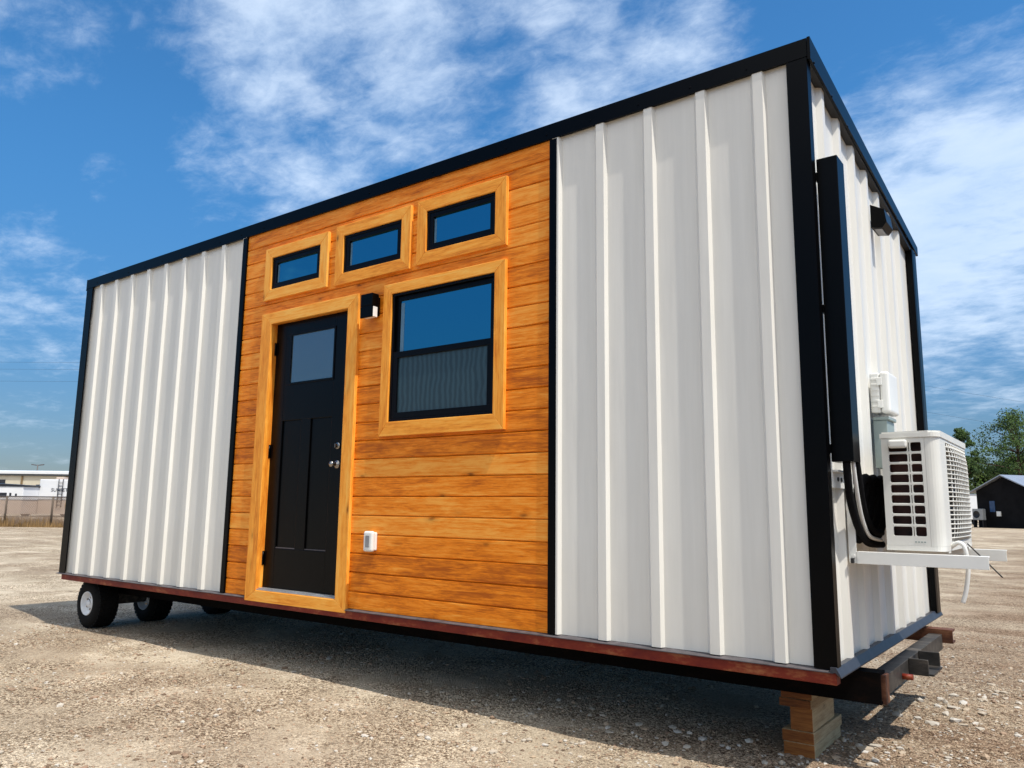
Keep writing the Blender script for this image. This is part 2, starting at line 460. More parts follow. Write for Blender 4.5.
trim(-4.525, -4.470, -.003, .03, 0.0, 2.834, 'divider_trim')
trim(-1.487, -1.436, -.003, .03, 0.0, 2.834, 'divider_trim')

# roof sheet and its trims
m = MB()
m.extrude([(XL-.01, .004, 2.928), (XL-.01, 2.69, roof_z(2.69)-.008), (XL-.01, 2.69, roof_z(2.69)-.05), (XL-.01, .004, 2.86)], (abs(XL)+.016, 0, 0)); m.build('roof', MAT['black'], H)
m = MB()
for a, b in ((XL-.012, -1.4862), (-1.4856, .008)):
    m.extrude([(a, -.004, ZR), (a, -.004, 2.932), (a, .004, 2.938), (a, .05, 2.934), (a, .05, ZR+.06), (a, .012, ZR)], (b-a, 0, 0))
x = -7.0
while x < 0:
    m.cyl((x, -.004, 2.872), (x, -.0075, 2.872), .0055, n=8); x += .305
m.build('roof_rail', MAT['black'], H)
def end_fascia(xa, xb):
    m = MB(); y0, y1 = .0, 2.69
    t = lambda y: roof_z(y)+.004; b = lambda y: roof_z(y)-.112
    lo, hi = min(xa, xb), max(xa, xb)
    m.hexa([(lo, y0, b(y0)), (hi, y0, b(y0)), (hi, y1, b(y1)+.05), (lo, y1, b(y1)+.05), (lo, y0, t(y0)), (hi, y0, t(y0)), (hi, y1, t(y1)), (lo, y1, t(y1))])
    for k in range(9):
        y = .06+.31*k; s = 1 if xb > xa else -1
        m.cyl((xb, y, b(y)+.012), (xb+.004*s, y, b(y)+.012), .0055, n=8)
    return m.build('end_fascia', MAT['black'], H)
end_fascia(.010, .024); end_fascia(XL-.014, XL-.028)
# soffit closure strip behind the fascia over the end ribs
m = MB(); m.hexa([(-.03, .06, roof_z(.06)-.100), (.009, .06, roof_z(.06)-.100), (.009, 2.6, roof_z(2.6)-.100), (-.03, 2.6, roof_z(2.6)-.100),
                  (-.03, .06, roof_z(.06)-.072), (.009, .06, roof_z(.06)-.072), (.009, 2.6, roof_z(2.6)-.072), (-.03, 2.6, roof_z(2.6)-.072)])
m.build('closure_strip', MAT['dark'], H)

# ---- wood cladding: individual boards with v-grooves in one mesh, cut round the openings
OPEN_DOOR = (-4.08, -3.185, -.05, 2.07)
WINS = [(-4.193, -3.443, 2.250, 2.672), (-3.358, -2.604, 2.238, 2.684), (-2.544, -1.796, 2.246, 2.688), (-2.838, -1.797, 1.123, 2.157)]
def cladding():
    m = MB(); tones = []; pitch = .1243; z = .006-.02; X0, X1 = -4.469, -1.488
    holes = [OPEN_DOOR]+[(a+.04, b-.04, c+.04, d-.04) for a, b, c, d in WINS]
    while z < 2.84:
        za, zb = max(z, -.005)+.0012, min(z+pitch, 2.86)-.0012
        cuts = sorted({za, zb} | {c for h in holes for c in (h[2], h[3]) if za < c < zb})
        t_left = random.random()
        joint = random.uniform(-3.9, -2.0) if random.random() < .12 else None
        t2 = random.random()
        for lo, hi in zip(cuts, cuts[1:]):
            spans = [(X0, X1)]
            for h in holes:
                if h[2] < (lo+hi)/2 < h[3]:
                    new = []
                    for a, b in spans:
                        if h[0] > a: new.append((a, min(b, h[0])))
                        if h[1] < b: new.append((max(a, h[1]), b))
                    spans = [s for s in new if s[1]-s[0] > .002]
            for a, b in spans:
                segs = [(a, b, t_left)]
                if joint and a < joint < b: segs = [(a, joint-.0008, t_left), (joint+.0008, b, t2)]
                elif joint and a >= joint: segs = [(a, b, t2)]
                for p, q, t in segs:
                    gl = lo == za; gh = hi == zb
                    n0 = len(m.bm.faces)
                    pr = [Vector((p, .012, hi-(.006 if gh else 0))), Vector((p, .012, lo+(.006 if gl else 0)))]
                    if gl: pr.append(Vector((p, .0185, lo)))
                    pr += [Vector((p, .03, lo)), Vector((p, .03, hi))]
                    if gh: pr.append(Vector((p, .0185, hi)))
                    m.extrude(pr, (q-p, 0, 0))
                    tones.extend([t]*(len(m.bm.faces)-n0))
        z += pitch
    m.bm.faces.ensure_lookup_table()
    o = m.build('wood_cladding', MAT['wood'], H)
    a = o.data.attributes.new('tone', 'FLOAT', 'FACE'); a.data.foreach_set('value', tones)
    m = MB(); m.box(-4.469, -1.488, .031, .04, -.004, 2.85)
    return o
cladding()
# dark backing behind the boards with the door and window holes left open
m = MB()
m.box(-4.47, -4.082, .032, .108, -.004, 2.85); m.box(-3.183, -1.487, .032, .108, -.004, 1.10); m.box(-3.183, -2.80, .032, .108, 1.1, 2.2)
m.box(-1.84, -1.487, .032, .108, 1.1, 2.2); m.box(-4.082, -1.487, .032, .108, 2.2, 2.28); m.box(-4.082, -1.487, .032, .108, 2.65, 2.85)
m.build('wall_backing', MAT['body'], H)

# ---- casings: four mitred boards round an opening
def casing(parent, out, inn, yf=-.012, yb=.0118, name='casing', bottom=True):
    X0, X1, Z0, Z1 = out; x0, x1, z0, z1 = inn
    quads = {'top': [(X0, Z1), (X1, Z1), (x1, z1), (x0, z1)], 'left': [(X0, Z0), (X0, Z1), (x0, z1), (x0, z0)], 'right': [(X1, Z1), (X1, Z0), (x1, z0), (x1, z1)]}
    if bottom: quads['bottom'] = [(X1, Z0), (X0, Z0), (x0, z0), (x1, z0)]
    out_o = []
    for nm, q in quads.items():
        m = MB(); m.extrude([(x, yf, z) for x, z in q], (0, yb-yf, 0))
        es = [e for e in m.bm.edges if all(abs(v.co.y-yf) < 1e-5 for v in e.verts)]
        bmesh.ops.bevel(m.bm, geom=es, offset=.0025, segments=1, affect='EDGES')
        o = m.build(name, MAT['trim_h' if nm in ('top', 'bottom') else 'trim_v'], parent)
        a = o.data.attributes.new('tone', 'FLOAT', 'FACE'); t = random.uniform(.25, .8); a.data.foreach_set('value', [t]*len(o.data.polygons))
        out_o.append(o)
    return out_o

def frame_ring(m, x0, x1, z0, z1, w, yf, yb, bev=.003):
    m.box(x0, x1, yf, yb, z1-w, z1, bev); m.box(x0, x1, yf, yb, z0, z0+w, bev)
    m.box(x0, x0+w, yf+.0006, yb-.0006, z0+w-.003, z1-w+.003, bev); m.box(x1-w, x1, yf+.0006, yb-.0006, z0+w-.003, z1-w+.003, bev)

def window(out, inset):
    x0, x1, z0, z1 = out[0]+inset[0], out[1]-inset[1], out[2]+inset[2], out[3]-inset[3]
    m = MB(); frame_ring(m, x0-.004, x1+.004, z0-.004, z1+.004, .022, .0, .05)
    win = m.build('window', MAT['vinyl'], H)
    casing(win, out, (x0, x1, z0, z1))
    return win, (x0, x1, z0, z1)
for o in WINS[:3]:
    win, (x0, x1, z0, z1) = window(o, (.083, .088, .083, .080))
    m = MB(); frame_ring(m, x0+.018, x1-.018, z0+.018, z1-.018, .032, .004, .045); sash = m.build('sash', MAT['vinyl'], win)
    m = MB(); m.box(x0+.046, x1-.046, .018, .024, z0+.046, z1-.046); m.build('pane', MAT['glass'], win)
    m = MB(); m.box(x0+.0495, x0+.068, .0168, .0178, z0+.052, z1-.060); m.build('pane_edge_strip', MAT['edge_strip'], win)
win, (x0, x1, z0, z1) = window(WINS[3], (.078, .083, .094, .070))
zm = 1.66
m = MB(); frame_ring(m, x0+.018, x1-.018, zm-.02, z1-.018, .034, .022, .050); m.build('sash', MAT['vinyl'], win)
m = MB(); frame_ring(m, x0+.018, x1-.018, z0+.018, zm+.024, .042, .004, .024); m.build('sash', MAT['vinyl'], win)
m = MB(); m.box(x0+.050, x1-.050, .030, .036, zm+.012, z1-.050); m.build('pane', MAT['glass'], win)
m = MB(); m.box(x0+.056, x0+.088, .0288, .0298, zm+.03, z1-.066); m.build('pane_edge_strip', MAT['edge_strip'], win)
m = MB(); m.box(x0+.058, x1-.058, .016, .020, z0+.058, zm-.016); m.build('insect_screen', MAT['screen'], win)

# ---- door
m = MB(); D = (-4.075, -3.19, .052, 2.062)
# slab built as stiles and rails round recessed panels and the glass
yF, yB = .050, .092
gx0, gx1, gz0, gz1 = -3.885, -3.385, 1.572, 1.955
pz0, pz1 = .355, 1.295
m.box(D[0], D[1], yF+.012, yB, D[2], gz0-.05, 0)
m.box(D[0], gx0, yF+.012, yB, gz0-.05, D[3], 0); m.box(gx1, D[1], yF+.012, yB, gz0-.05, D[3], 0)
m.box(gx0, gx1, yF+.012, yB, gz1, D[3], 0)
st = dict(bev=.004)
m.box(D[0], -3.945, yF, yF+.013, D[2], D[3], **st); m.box(-3.385, D[1], yF, yF+.013, D[2], D[3], **st)
m.box(-3.949, -3.381, yF+.0005, yF+.013, D[2], pz0, **st); m.box(-3.949, -3.381, yF+.0005, yF+.013, pz1, gz0, **st)
m.box(-3.949, -3.381, yF+.0005, yF+.013, gz1, D[3], **st); m.box(-3.725, -3.615, yF+.001, yF+.013, pz0-.004, pz1+.004, **st)
m.box(-3.949, gx0, yF+.0007, yF+.013, gz0-.004, gz1+.004, **st)
door = m.build('door', MAT['door'], H)
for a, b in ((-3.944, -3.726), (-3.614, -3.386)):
    m = MB(); m.box(a, b, yF+.003, yF+.0125, pz0+.0005, pz0+.007, .001); m.build('panel_highlight', MAT['ledge'], door)  # paler strips paint the lit bottom edges of the panels
m = MB(); frame_ring(m, gx0-.006, gx1+.006, gz0-.006, gz1+.006, .016, yF-.006, yF+.006, .002); m.build('glazing_bead', MAT['door'], door)
m = MB(); m.box(gx0+.004, gx1-.004, yF+.002, yF+.010, gz0+.004, gz1-.004); m.build('glass', MAT['doorglass'], door)
m = MB()
m.lathe((-3.302, yF, 1.085), (0, -1, 0), [(0, .0), (0, .024), (.005, .025), (.009, .020), (.011, .0)], 28)
m.box(-3.306, -3.298, yF-.030, yF-.010, 1.070, 1.100, .003); m.build('deadbolt', MAT['chrome'], door)
m = MB()
m.lathe((-3.302, yF, .955), (0, -1, 0), [(0, .0), (0, .029), (.005, .030), (.009, .022), (.013, .010), (.034, .010), (.040, .017), (.052, .022), (.062, .018), (.066, .0)], 28)
m.build('door_knob', MAT['chrome'], door)
for z in (.28, 1.07, 1.86):
    m = MB(); m.cyl((-4.071, yF-.010, z-.05), (-4.071, yF-.010, z+.05), .008, n=12); m.box(-4.0705, -4.045, yF-.003, yF+.001, z-.05, z+.05)
    m.build('hinge', MAT['black'], door)
# jambs, threshold, casing
cs = casing(H, (-4.192, -3.087, -.030, 2.142), (-4.068, -3.195, .050, 2.052), name='door_casing')
m = MB(); m.box(-4.0785, -4.069, .012, .10, .04, 2.06); m.box(-3.196, -3.186, .012, .10, .04, 2.06); m.box(-4.078, -3.186, .0125, .10, 2.056, 2.066)
o = m.build('door_jamb', MAT['trim_v'], H)
m = MB(); m.box(-4.066, -3.197, -.006, .10, .0505, .060, .003); m.box(-4.066, -3.197, .012, .047, .0605, .068, .002); m.build('threshold', MAT['alu'], H)

# ---- floor frame, flashing, steel under the house
m = MB(); m.box(XL+.07, .002, -.008, .05, -.062, -.012, .003); m.build('rim_beam', MAT['redsteel'], H)
m = MB()
for a, b in ((XL-.03, -4.1935), (-3.0855, -.01)): m.extrude([(a, -.020, -.0118), (a, -.020, -.008), (a, .03, .0015), (a, .03, -.0118)], (b-a, 0, 0))
m.build('ledge_flashing', MAT['ledge'], H)
m = MB(); m.extrude([(-.02, -.02, .012), (.004, -.02, .012), (.024, -.02, -.024), (.024, -.02, -.029), (.0, -.02, -.008), (-.02, -.02, -.012)], (0, W+.08, 0)); m.build('end_flashing', MAT['flash'], H)
m = MB(); m.box(XL+.05, -.03, .06, W-.02, -.045, -.034); m.build('floor_deck', MAT['body'], H)
for yy in (.33, 2.04):
    m = MB()                                          # C-section skid along the house
    xe = .10 if yy < 1 else .16
    zb = -.188 if yy < 1 else -.13
    m.box(XL+.1, xe, yy, yy+.012, zb, -.05); m.box(XL+.1, xe, yy+.0122, yy+.10, -.062, -.05); m.box(XL+.1, xe, yy+.0122, yy+.10, zb, zb+.012)
    m.build('skid_beam', MAT['blacksteel'] if yy < 1 else MAT['rust'], H)
m = MB(); m.box(.030, .040, .435, 2.035, -.165, -.078); m.box(.0402, .102, .435, 2.035, -.090, -.078); m.box(.092, .102, .435, 2.035, -.165, -.0905); m.build('hitch_crossbar', MAT['oldsteel'], H)
m = MB(); m.box(.1025, .195, .955, .967, -.150, -.070, .003); m.box(.1025, .205, 1.235, 1.247, -.150, -.070, .003); m.box(.1025, .215, .9675, 1.2345, -.150, -.140)
m.build('hitch_bracket', MAT['oldsteel'], H)
m = MB(); m.box(.082, .116, .36, .432, -.19, -.062, .003); m.build('end_plate', MAT['rust'], H)
m = MB(); m.cyl((.09, .80, -.135), (.15, .80, -.135), .014, n=14); m.build('tow_pin', MAT['redsteel'], H)
for i, x in enumerate((-.9, -1.75, -2.6, -3.5, -4.4, -5.3)):
    m = MB(); m.box(x-.03, x+.03, .30, W-.30, -.11, -.046, .003); m.build('floor_joist', MAT['blacksteel'], H)
# axle and four wheels
m = MB(); m.cyl((-6.78, .10, GZ+.225), (-6.78, 2.10, GZ+.225), .035, n=16); m.box(-6.84, -6.72, .36, .56, GZ+.20, -.10, .01); m.box(-6.84, -6.72, 1.62, 1.80, GZ+.20, -.10, .01); m.build('axle', MAT['oldsteel'], H)
def wheel(y0):
    c = Vector((-6.78, y0, GZ+.222)); R, w = .222, .22
    m = MB()
    prof = [(.010, .106), (.002, .120), (.0, .150), (.004, .185), (.020, .210), (.036, .218), (.06, R), (w-.06, R), (w-.036, .218), (w-.02, .210), (w-.004, .185), (w, .150), (w-.006, .106), (.010, .106)]
    m.lathe(c, (0, 1, 0), prof, 48)
    # tread lugs
    for row in range(6):
        yy = .034+row*.030
        for k in range(34):
            a = 2*math.pi*(k+(row % 2)*.5)/34
            p = c+Vector((math.cos(a)*(R-.001), yy, math.sin(a)*(R-.001)))
            rad = Vector((math.cos(a), 0, math.sin(a))); tan = Vector((-math.sin(a), 0, math.cos(a)))
            m.obox(p, rad, Vector((0, 1, 0)), tan, .006, .011, .013)
    ty = m.build('wheel', MAT['rubber'], H)
    m = MB()
    m.lathe(c, (0, 1, 0), [(.010, .110), (.000, .107), (.006, .100), (.042, .094), (.056, .080), (.048, .060), (.038, .050), (.022, .034), (.016, .030), (.016, .001)], 40)
    m.build('rim', MAT['rim'], ty)
    for k in range(5):
        a = 2*math.pi*k/5; p = c+Vector((math.cos(a)*.056, .046, math.sin(a)*.056)); m = MB(); m.cyl(p, p-Vector((0, .018, 0)), .010, n=6); m.build('lug_nut', MAT['chrome'], ty)
for y0 in (.08, .63, 1.36, 1.92): wheel(y0)

# ------------------------------------------------------------------ things on the front wall
t = thing('porch_light', 'small black box lamp on the wood wall at the top right of the door', 'wall light', (-2.94, .012, 1.93))
m = MB(); m.box(-2.985, -2.892, -.012, .0118, 1.955, 2.085, .003); m.build('back_plate', MAT['black'], t)
m = MB(); m.box(-2.995, -2.880, -.075, -.0125, 2.015, 2.102, .004); m.box(-2.995, -2.880, -.075, -.062, 1.935, 2.014, .003); m.build('lamp_body', MAT['black'], t)
m = MB(); m.box(-2.985, -2.884, -.060, -.018, 1.940, 2.013, .003); m.build('lens', MAT['lens'], t)

t = thing('outdoor_outlet', 'white weatherproof socket low on the wood wall right of the door', 'outlet', (-2.865, .012, .38))
m = MB(); m.box(-2.902, -2.832, -.012, .0118, .385, .500, .006); m.build('back_box', MAT['white'], t)
m = MB(); m.box(-2.908, -2.824, -.045, -.0125, .377, .508, .014, 3); m.build('cover', MAT['white'], t)
m = MB(); m.box(-2.884, -2.848, -.0475, -.0455, .405, .480, .001); m.build('socket_face', MAT['socket'], t)

# ------------------------------------------------------------------ things on the end wall
t = thing('pipe_cover', 'tall black metal duct cover fixed to the end wall beside the corner', 'duct cover', (.05, .12, .89))
m = MB(); m.box(.0075, .102, .066, .192, .890, 2.335, .003); m.build('duct', MAT['black'], t)
for z in (.95, 1.6, 2.25):
    m = MB(); m.box(-.0015, .0072, .0655, .205, z-.02, z+.02, .001); m.build('mounting_tab', MAT['black'], t)

t = thing('security_light', 'black wedge shaped lamp high on the end wall under the roof edge', 'wall light', (.04, 1.34, 2.36))
m = MB(); m.extrude([(-.0015, 1.25, 2.50), (.075, 1.25, 2.455), (.085, 1.25, 2.375), (.06, 1.25, 2.345), (-.0015, 1.25, 2.355)], (0, .18, 0)); m.build('lamp_housing', MAT['black'], t)
m = MB(); m.hexa([(.012, 1.27, 2.347), (.054, 1.27, 2.3405), (.054, 1.41, 2.3405), (.012, 1.41, 2.347), (.012, 1.27, 2.351), (.054, 1.27, 2.345), (.054, 1.41, 2.345), (.012, 1.41, 2.351)]); m.build('lens', MAT['socket'], t)

t = thing('disconnect_box', 'white plastic power box with hinges on the end wall above the air conditioner', 'power box', (.04, 1.07, 1.21))
m = MB(); m.box(-.0015, .048, .955, 1.175, 1.205, 1.425, .008)
for k in range(6): m.box(.004, .044, .9505, .9565, 1.235+.03*k, 1.247+.03*k, .002)
m.build('back_half', MAT['white'], t)
m = MB(); m.box(.0495, .098, .948, 1.182, 1.200, 1.430, .016, 3); m.build('cover', MAT['white'], t)
for z in (1.25, 1.375):
    m = MB(); m.box(.036, .064, .938, .9475, z-.022, z+.022, .003); m.build('latch', MAT['white'], t)

t = thing('junction_box', 'grey green metal electrical box below the white power box', 'electrical box', (.04, 1.1, .90))
m = MB(); m.box(-.0015, .070, .985, 1.165, .905, 1.165, .004); m.build('case', MAT['greybox'], t)
m = MB(); m.box(-.001, .082, .978, 1.172, 1.1655, 1.185, .004); m.build('lid', MAT['greybox'], t)
m = MB(); m.cyl((.035, 1.07, .905), (.035, 1.07, .70), .012, n=12); m.build('conduit', MAT['greybox'], t)

# wall bracket carrying the air conditioner
BZ = .468
t = thing('wall_bracket', 'white steel bracket bolted to the end wall carrying the air conditioner', 'bracket', (.1, .7, .44))
m = MB(); m.box(.0, .006, .075, 1.35, .775, .855, .001); m.box(.0065, .030, .075, 1.35, .8465, .855, .001); m.build('crossbar', MAT['white'], t)
for y in (.285, 1.06):
    m = MB(); m.box(.0065, .040, y, y+.006, .435, .846, .001); m.box(.0065, .012, y+.0065, y+.05, .435, .846, .001); m.build('upright', MAT['white'], t)
    m = MB(); m.box(.0405, .565, y-.001, y+.005, BZ-.035, BZ+.020, .001); m.box(.0405, .565, y+.0055, y+.045, BZ+.014, BZ+.020, .001)
    m.cyl((.028, y-.0005, BZ-.002), (.028, y-.008, BZ-.002), .008, n=10); m.build('arm', MAT['white'], t)
m = MB(); m.box(.018, .030, .262, .284, .435, .458, .002); m.build('foot_pad', MAT['dark'], t)
for y in (.16, .22):
    m = MB(); m.cyl((.0062, y, .815), (.0105, y, .815), .010, n=8); m.build('bolt', MAT['dark'], t)

# air conditioner condenser
AX0, AX1, AY0, AY1, AZ0, AZ1 = .165, .405, .315, 1.215, .500, 1.030
t = thing('air_conditioner', 'ivory split system outdoor unit with grilles on the end wall bracket', 'air conditioner', ((AX0+AX1)/2, (AY0+AY1)/2, BZ+.02))
def rounded_case(x0, x1, y0, y1, z0, z1, r=.045):
    pts = []
    for cx, cy, a0 in ((x1-r, y0+r, -90), (x1-r, y1-r, 0)):
        for k in range(7):
            a = math.radians(a0+15*k); pts.append((cx+r*math.cos(a), cy+r*math.sin(a)))
    pts += [(x0, y1), (x0, y0)]
    return [(x, y, z0) for x, y in pts]
# body: back, far side, front with grille hole, near side as grille frame
m = MB(); m.box(AX0+.012, AX0+.03, AY0+.02, AY1-.02, AZ0+.01, AZ1-.01); m.box(AX0+.012, AX1-.05, AY0+.055, AY0+.065, AZ0+.01, AZ1-.01)
m.box(AX0+.03, AX1-.06, AY0+.07, AY1-.02, AZ0+.012, AZ0+.02); m.build('coil', MAT['coil'], t)
m = MB(); m.extrude(rounded_case(AX0-.002, AX1+.004, AY0-.006, AY1+.006, AZ1-.022, 0), (0, 0, .028))
es = [e for e in m.bm.edges if all(v.co.z > AZ1+.005 for v in e.verts)]
bmesh.ops.bevel(m.bm, geom=es, offset=.008, segments=2, affect='EDGES'); m.build('top_cover', MAT['acwhite'], t)
m = MB(); m.extrude(rounded_case(AX0, AX1, AY0, AY1, AZ0, 0), (0, 0, .022)); m.build('base_pan', MAT['acwhite'], t)
m = MB(); m.box(AX0, AX1-.03, AY1-.012, AY1, AZ0+.0225, AZ1-.0225); m.build('side_panel', MAT['acwhite'], t)
# front shell: rounded near corner, plain panel, then a surround for the fan grille
GY0, GY1, GZ0, GZ1 = .505, 1.165, AZ0+.035, AZ1-.035
m = MB(); r = .045
pc = [(AX1-r+r*math.cos(math.radians(-90+15*k)), AY0+r+r*math.sin(math.radians(-90+15*k))) for k in range(7)]
pro = [(AX1-r-.012, AY0)]+pc+[(AX1, GY0)]
inn = [(AX1-.012, GY0), (AX1-.012, AY0+r), (AX1-r, AY0+.012), (AX1-r-.012, AY0+.012)]
m.extrude([(x, y, AZ0+.0225) for x, y in pro+inn], (0, 0, AZ1-AZ0-.045))
m.box(AX1-.014, AX1, GY0+.0005, AY1-.045, AZ0+.0225, GZ0, .002); m.box(AX1-.014, AX1, GY0+.0005, AY1-.045, GZ1, AZ1-.0225, .002)
m.box(AX1-.014, AX1, GY1, AY1-.0455, GZ0+.0005, GZ1-.0005, .002)
pc2 = [(AX1-r+r*math.cos(math.radians(15*k)), AY1-r+r*math.sin(math.radians(15*k))) for k in range(7)]
m.extrude([(x, y, AZ0+.0225) for x, y in pc2+[(AX1-r, AY1-.0125), (AX1-.014, AY1-r)]], (0, 0, AZ1-AZ0-.045))
m.build('front_panel', MAT['acwhite'], t)
# near side grille: frame with 9 rows of two openings
m = MB(); sx0, sx1 = AX0+.002, AX1-r-.013; yA, yB2 = AY0, AY0+.012
zt, zb = AZ1-.0225, AZ0+.0225
cols = [(sx0+.030, sx0+.108), (sx0+.122, sx0+.166)]
rows = 9; rz0, rz1 = zb+.042, zt-.022; rp = (rz1-rz0)/rows
m.box(sx0, cols[0][0], yA, yB2, zb, zt); m.box(cols[1][1], sx1, yA, yB2, zb, zt)
m.box(cols[0][0]+.0002, cols[1][1]-.0002, yA, yB2, zb, rz0); m.box(cols[0][0]+.0002, cols[1][1]-.0002, yA, yB2, rz1, zt)
m.box(cols[0][1], cols[0][1]+.005, yA+.0003, yB2, rz0, rz1); m.box(cols[1][0]-.005, cols[1][0], yA+.0003, yB2, rz0, rz1)
for k in range(1, rows):
    z = rz0+rp*k; m.box(cols[0][0]+.0003, cols[1][1]-.0003, yA+.0006, yB2-.0006, z-.0055, z+.0055, .002)
for c0, c1 in cols:                                    # rounded corners of the openings
    for k in range(rows):
        for zz, s in ((rz0+rp*k+(.0055 if k else 0), 1), (rz0+rp*(k+1)-(.0055 if k < rows-1 else 0), -1)):
            for xx, q in ((c0, 1), (c1, -1)):
                m.extrude([(xx-.0004*q, yA+.001, zz-.0004*s), (xx+.007*q, yA+.001, zz-.0004*s), (xx+.0022*q, yA+.001, zz+.0022*s), (xx-.0004*q, yA+.001, zz+.007*s)], (0, .009, 0))
m.build('side_grille', MAT['acwhite'], t)
m = MB(); m.box(cols[0][0]+.004, cols[0][1]+.004, AY0-.030, AY0-.0005, rz1-.026, rz1+.012, .010, 3); m.build('carry_handle', MAT['acwhite'], t)
# fan grille: curved wire grid over the fan
m = MB()
def bulge(y, z):
    u = (y-(GY0+GY1)/2)/((GY1-GY0)/2); v = (z-(GZ0+GZ1)/2)/((GZ1-GZ0)/2)
    return AX1-.004+.026*max(0, 1-u**4)*max(0, 1-v**6)
ny, nz = 13, 22
for i in range(ny+1):
    y = GY0+(GY1-GY0)*i/ny; m.tube([(bulge(y, GZ0+(GZ1-GZ0)*k/14), y, GZ0+(GZ1-GZ0)*k/14) for k in range(15)], .0034, 5)
for j in range(nz+1):
    z = GZ0+(GZ1-GZ0)*j/nz; m.tube([(bulge(GY0+(GY1-GY0)*k/14, z)+.002, GY0+(GY1-GY0)*k/14, z) for k in range(15)], .0034, 5)
m.build('fan_grille', MAT['acwhite'], t)
m = MB(); cf = Vector((AX1-.04, .835, .765))
m.lathe(cf-Vector((.02, 0, 0)), (1, 0, 0), [(0, .001), (0, .05), (.035, .05), (.045, .03), (.046, .001)], 24)
for k in range(3):
    a0 = 2*math.pi*k/3
    prev = None
    for s in range(7):
        rr = .05+.03*s; a = a0+.12*s
        e = Vector((0, math.cos(a), math.sin(a))); tn = Vector((0, -math.sin(a), math.cos(a)))
        p = [m.bm.verts.new(cf+e*rr-tn*(.03+.012*s)+Vector((-.012, 0, 0))), m.bm.verts.new(cf+e*rr+tn*(.03+.012*s)+Vector((.016, 0, 0)))]
        if prev: m.bm.faces.new((prev[0], p[0], p[1], prev[1]))
        prev = p
m.build('fan', MAT['dark'], t)
m = MB(); m.box(AX1-.100, AX1-.094, GY0-.02, AY1-.03, AZ0+.0235, AZ1-.0235); m.build('shade_shroud', MAT['dark'], t)  # dark sheet put in for the shade behind the grille
for y in (.42, 1.07):
    m = MB(); m.box(AX0+.02, AX1-.0, y-.02, y+.03, BZ+.0205, AZ0-.0005, .003); m.build('foot', MAT['acwhite'], t)
m = MB()
for k in range(4): m.box(AX0+.118+.012*k, AX0+.126+.012*k, AY0-.0012, AY0-.0002, zb+.014, zb+.019)
m.build('badge', MAT['greybox'], t)

# hoses
def hose(name, pts, r, mat, label, cat, group=None, n=12):
    m = MB(); m.tube(smooth_pts(pts), r, n); o = m.build(name, MAT[mat]); return tag(o, label, cat, group)
hose('insulated_pipe', [(.065, .092, .895), (.060, .12, .80), (.056, .16, .72), (.055, .23, .64), (.056, .30, .585), (.062, .42, .525), (.10, .54, .515)], .017, 'foam', 'thick black foam covered pipe sweeping from the duct cover, nearest the corner', 'pipe')
hose('insulated_pipe', [(.088, .176, .895), (.088, .21, .80), (.083, .26, .72), (.08, .33, .65), (.085, .43, .585), (.1, .54, .57)], .015, 'foam', 'black foam covered pipe next to the white cable, second from the corner', 'pipe')
hose('control_cable', [(.082, .136, .895), (.080, .175, .79), (.076, .235, .69), (.074, .31, .61), (.078, .40, .555), (.1, .52, .535)], .009, 'white', 'white control cable hanging between the black foam pipes', 'cable')
m = MB()
for k, (yc, rr) in enumerate(((.40, .085), (.50, .09), (.60, .09))):
    cpt = Vector((.050+.012*k, yc, .685)); pts = []
    for q in range(25):
        a = 2*math.pi*q/24; pts.append(cpt+Vector((.028*math.sin(a+.6), rr*math.cos(a), .145*math.sin(a))))
    m.tube(pts, .021, 10, caps=False)
o = m.build('coiled_pipe', MAT['foam']); tag(o, 'coiled spare loops of black foam covered pipe behind the air conditioner', 'pipe')
hose('drain_hose', [(.36, .50, .492), (.40, .48, .515), (.435, .455, .537), (.458, .45, .520), (.465, .45, .47), (.465, .45, .41), (.452, .45, .33), (.436, .45, .275)], .0095, 'white', 'short white drain hose dangling from the bracket tip', 'hose')
hose('steel_rod', [(.470, .45, .535), (.53, .45, .468), (.595, .45, .394)], .003, 'oldsteel', 'thin bare steel rod poking out past the bracket tip', 'rod')

# ------------------------------------------------------------------ timber crib under the corner
MAT['lumber'] = wood_mat('sawn pine block', 1, (.20, .13, .065), (.36, .25, .13), (.50, .38, .22), .7, True, .4, 1.6)
MAT['lumber_shaded'] = wood_mat('orange pine front with painted shade', 0, (.09, .028, .008), (.17, .055, .013), (.28, .11, .028), .6, True, .4, 1.6)
def block(x0, x1, y0, y1, z0, z1, label, turn=0.0):
    m = MB(); m.box(x0, x1, y0, y1, z0, z1, .003)
    o = m.build('timber_block', MAT['lumber'])
    o.rotation_euler.z = turn; o.data.materials.append(MAT['lumber_shaded'])
    for p in o.data.polygons:
        if p.normal.y < -.9: p.material_index = 1  # front faces take a darker colour with their shade painted in
    a = o.data.attributes.new('tone', 'FLOAT', 'FACE'); t = random.uniform(.2, .8); a.data.foreach_set('value', [t]*len(o.data.polygons))
    return tag(o, label, 'wood block', 'timber blocks of the corner pier')
cz = [GZ-.004, -.418, -.3765, -.2725, -.2325, -.190]
block(-.372, -.226, .395, .885, GZ-.004, -.4315, 'lowest wide timber block of the corner pier, standing on the gravel', .015)
block(-.374, -.222, .400, .880, -.431, -.378, 'second timber block from the gravel, under the tall block of the corner pier', -.01)
block(-.338, -.232, .410, .800, -.3775, -.268, 'tall narrow timber block in the middle of the corner pier', .01)
block(-.376, -.224, .385, .880, -.2675, -.229, 'second timber block from the top of the corner pier, under a thin one', -.015)
block(-.374, -.226, .390, .875, -.2285, -.1885, 'topmost timber block of the corner pier, directly under the steel frame', .01)

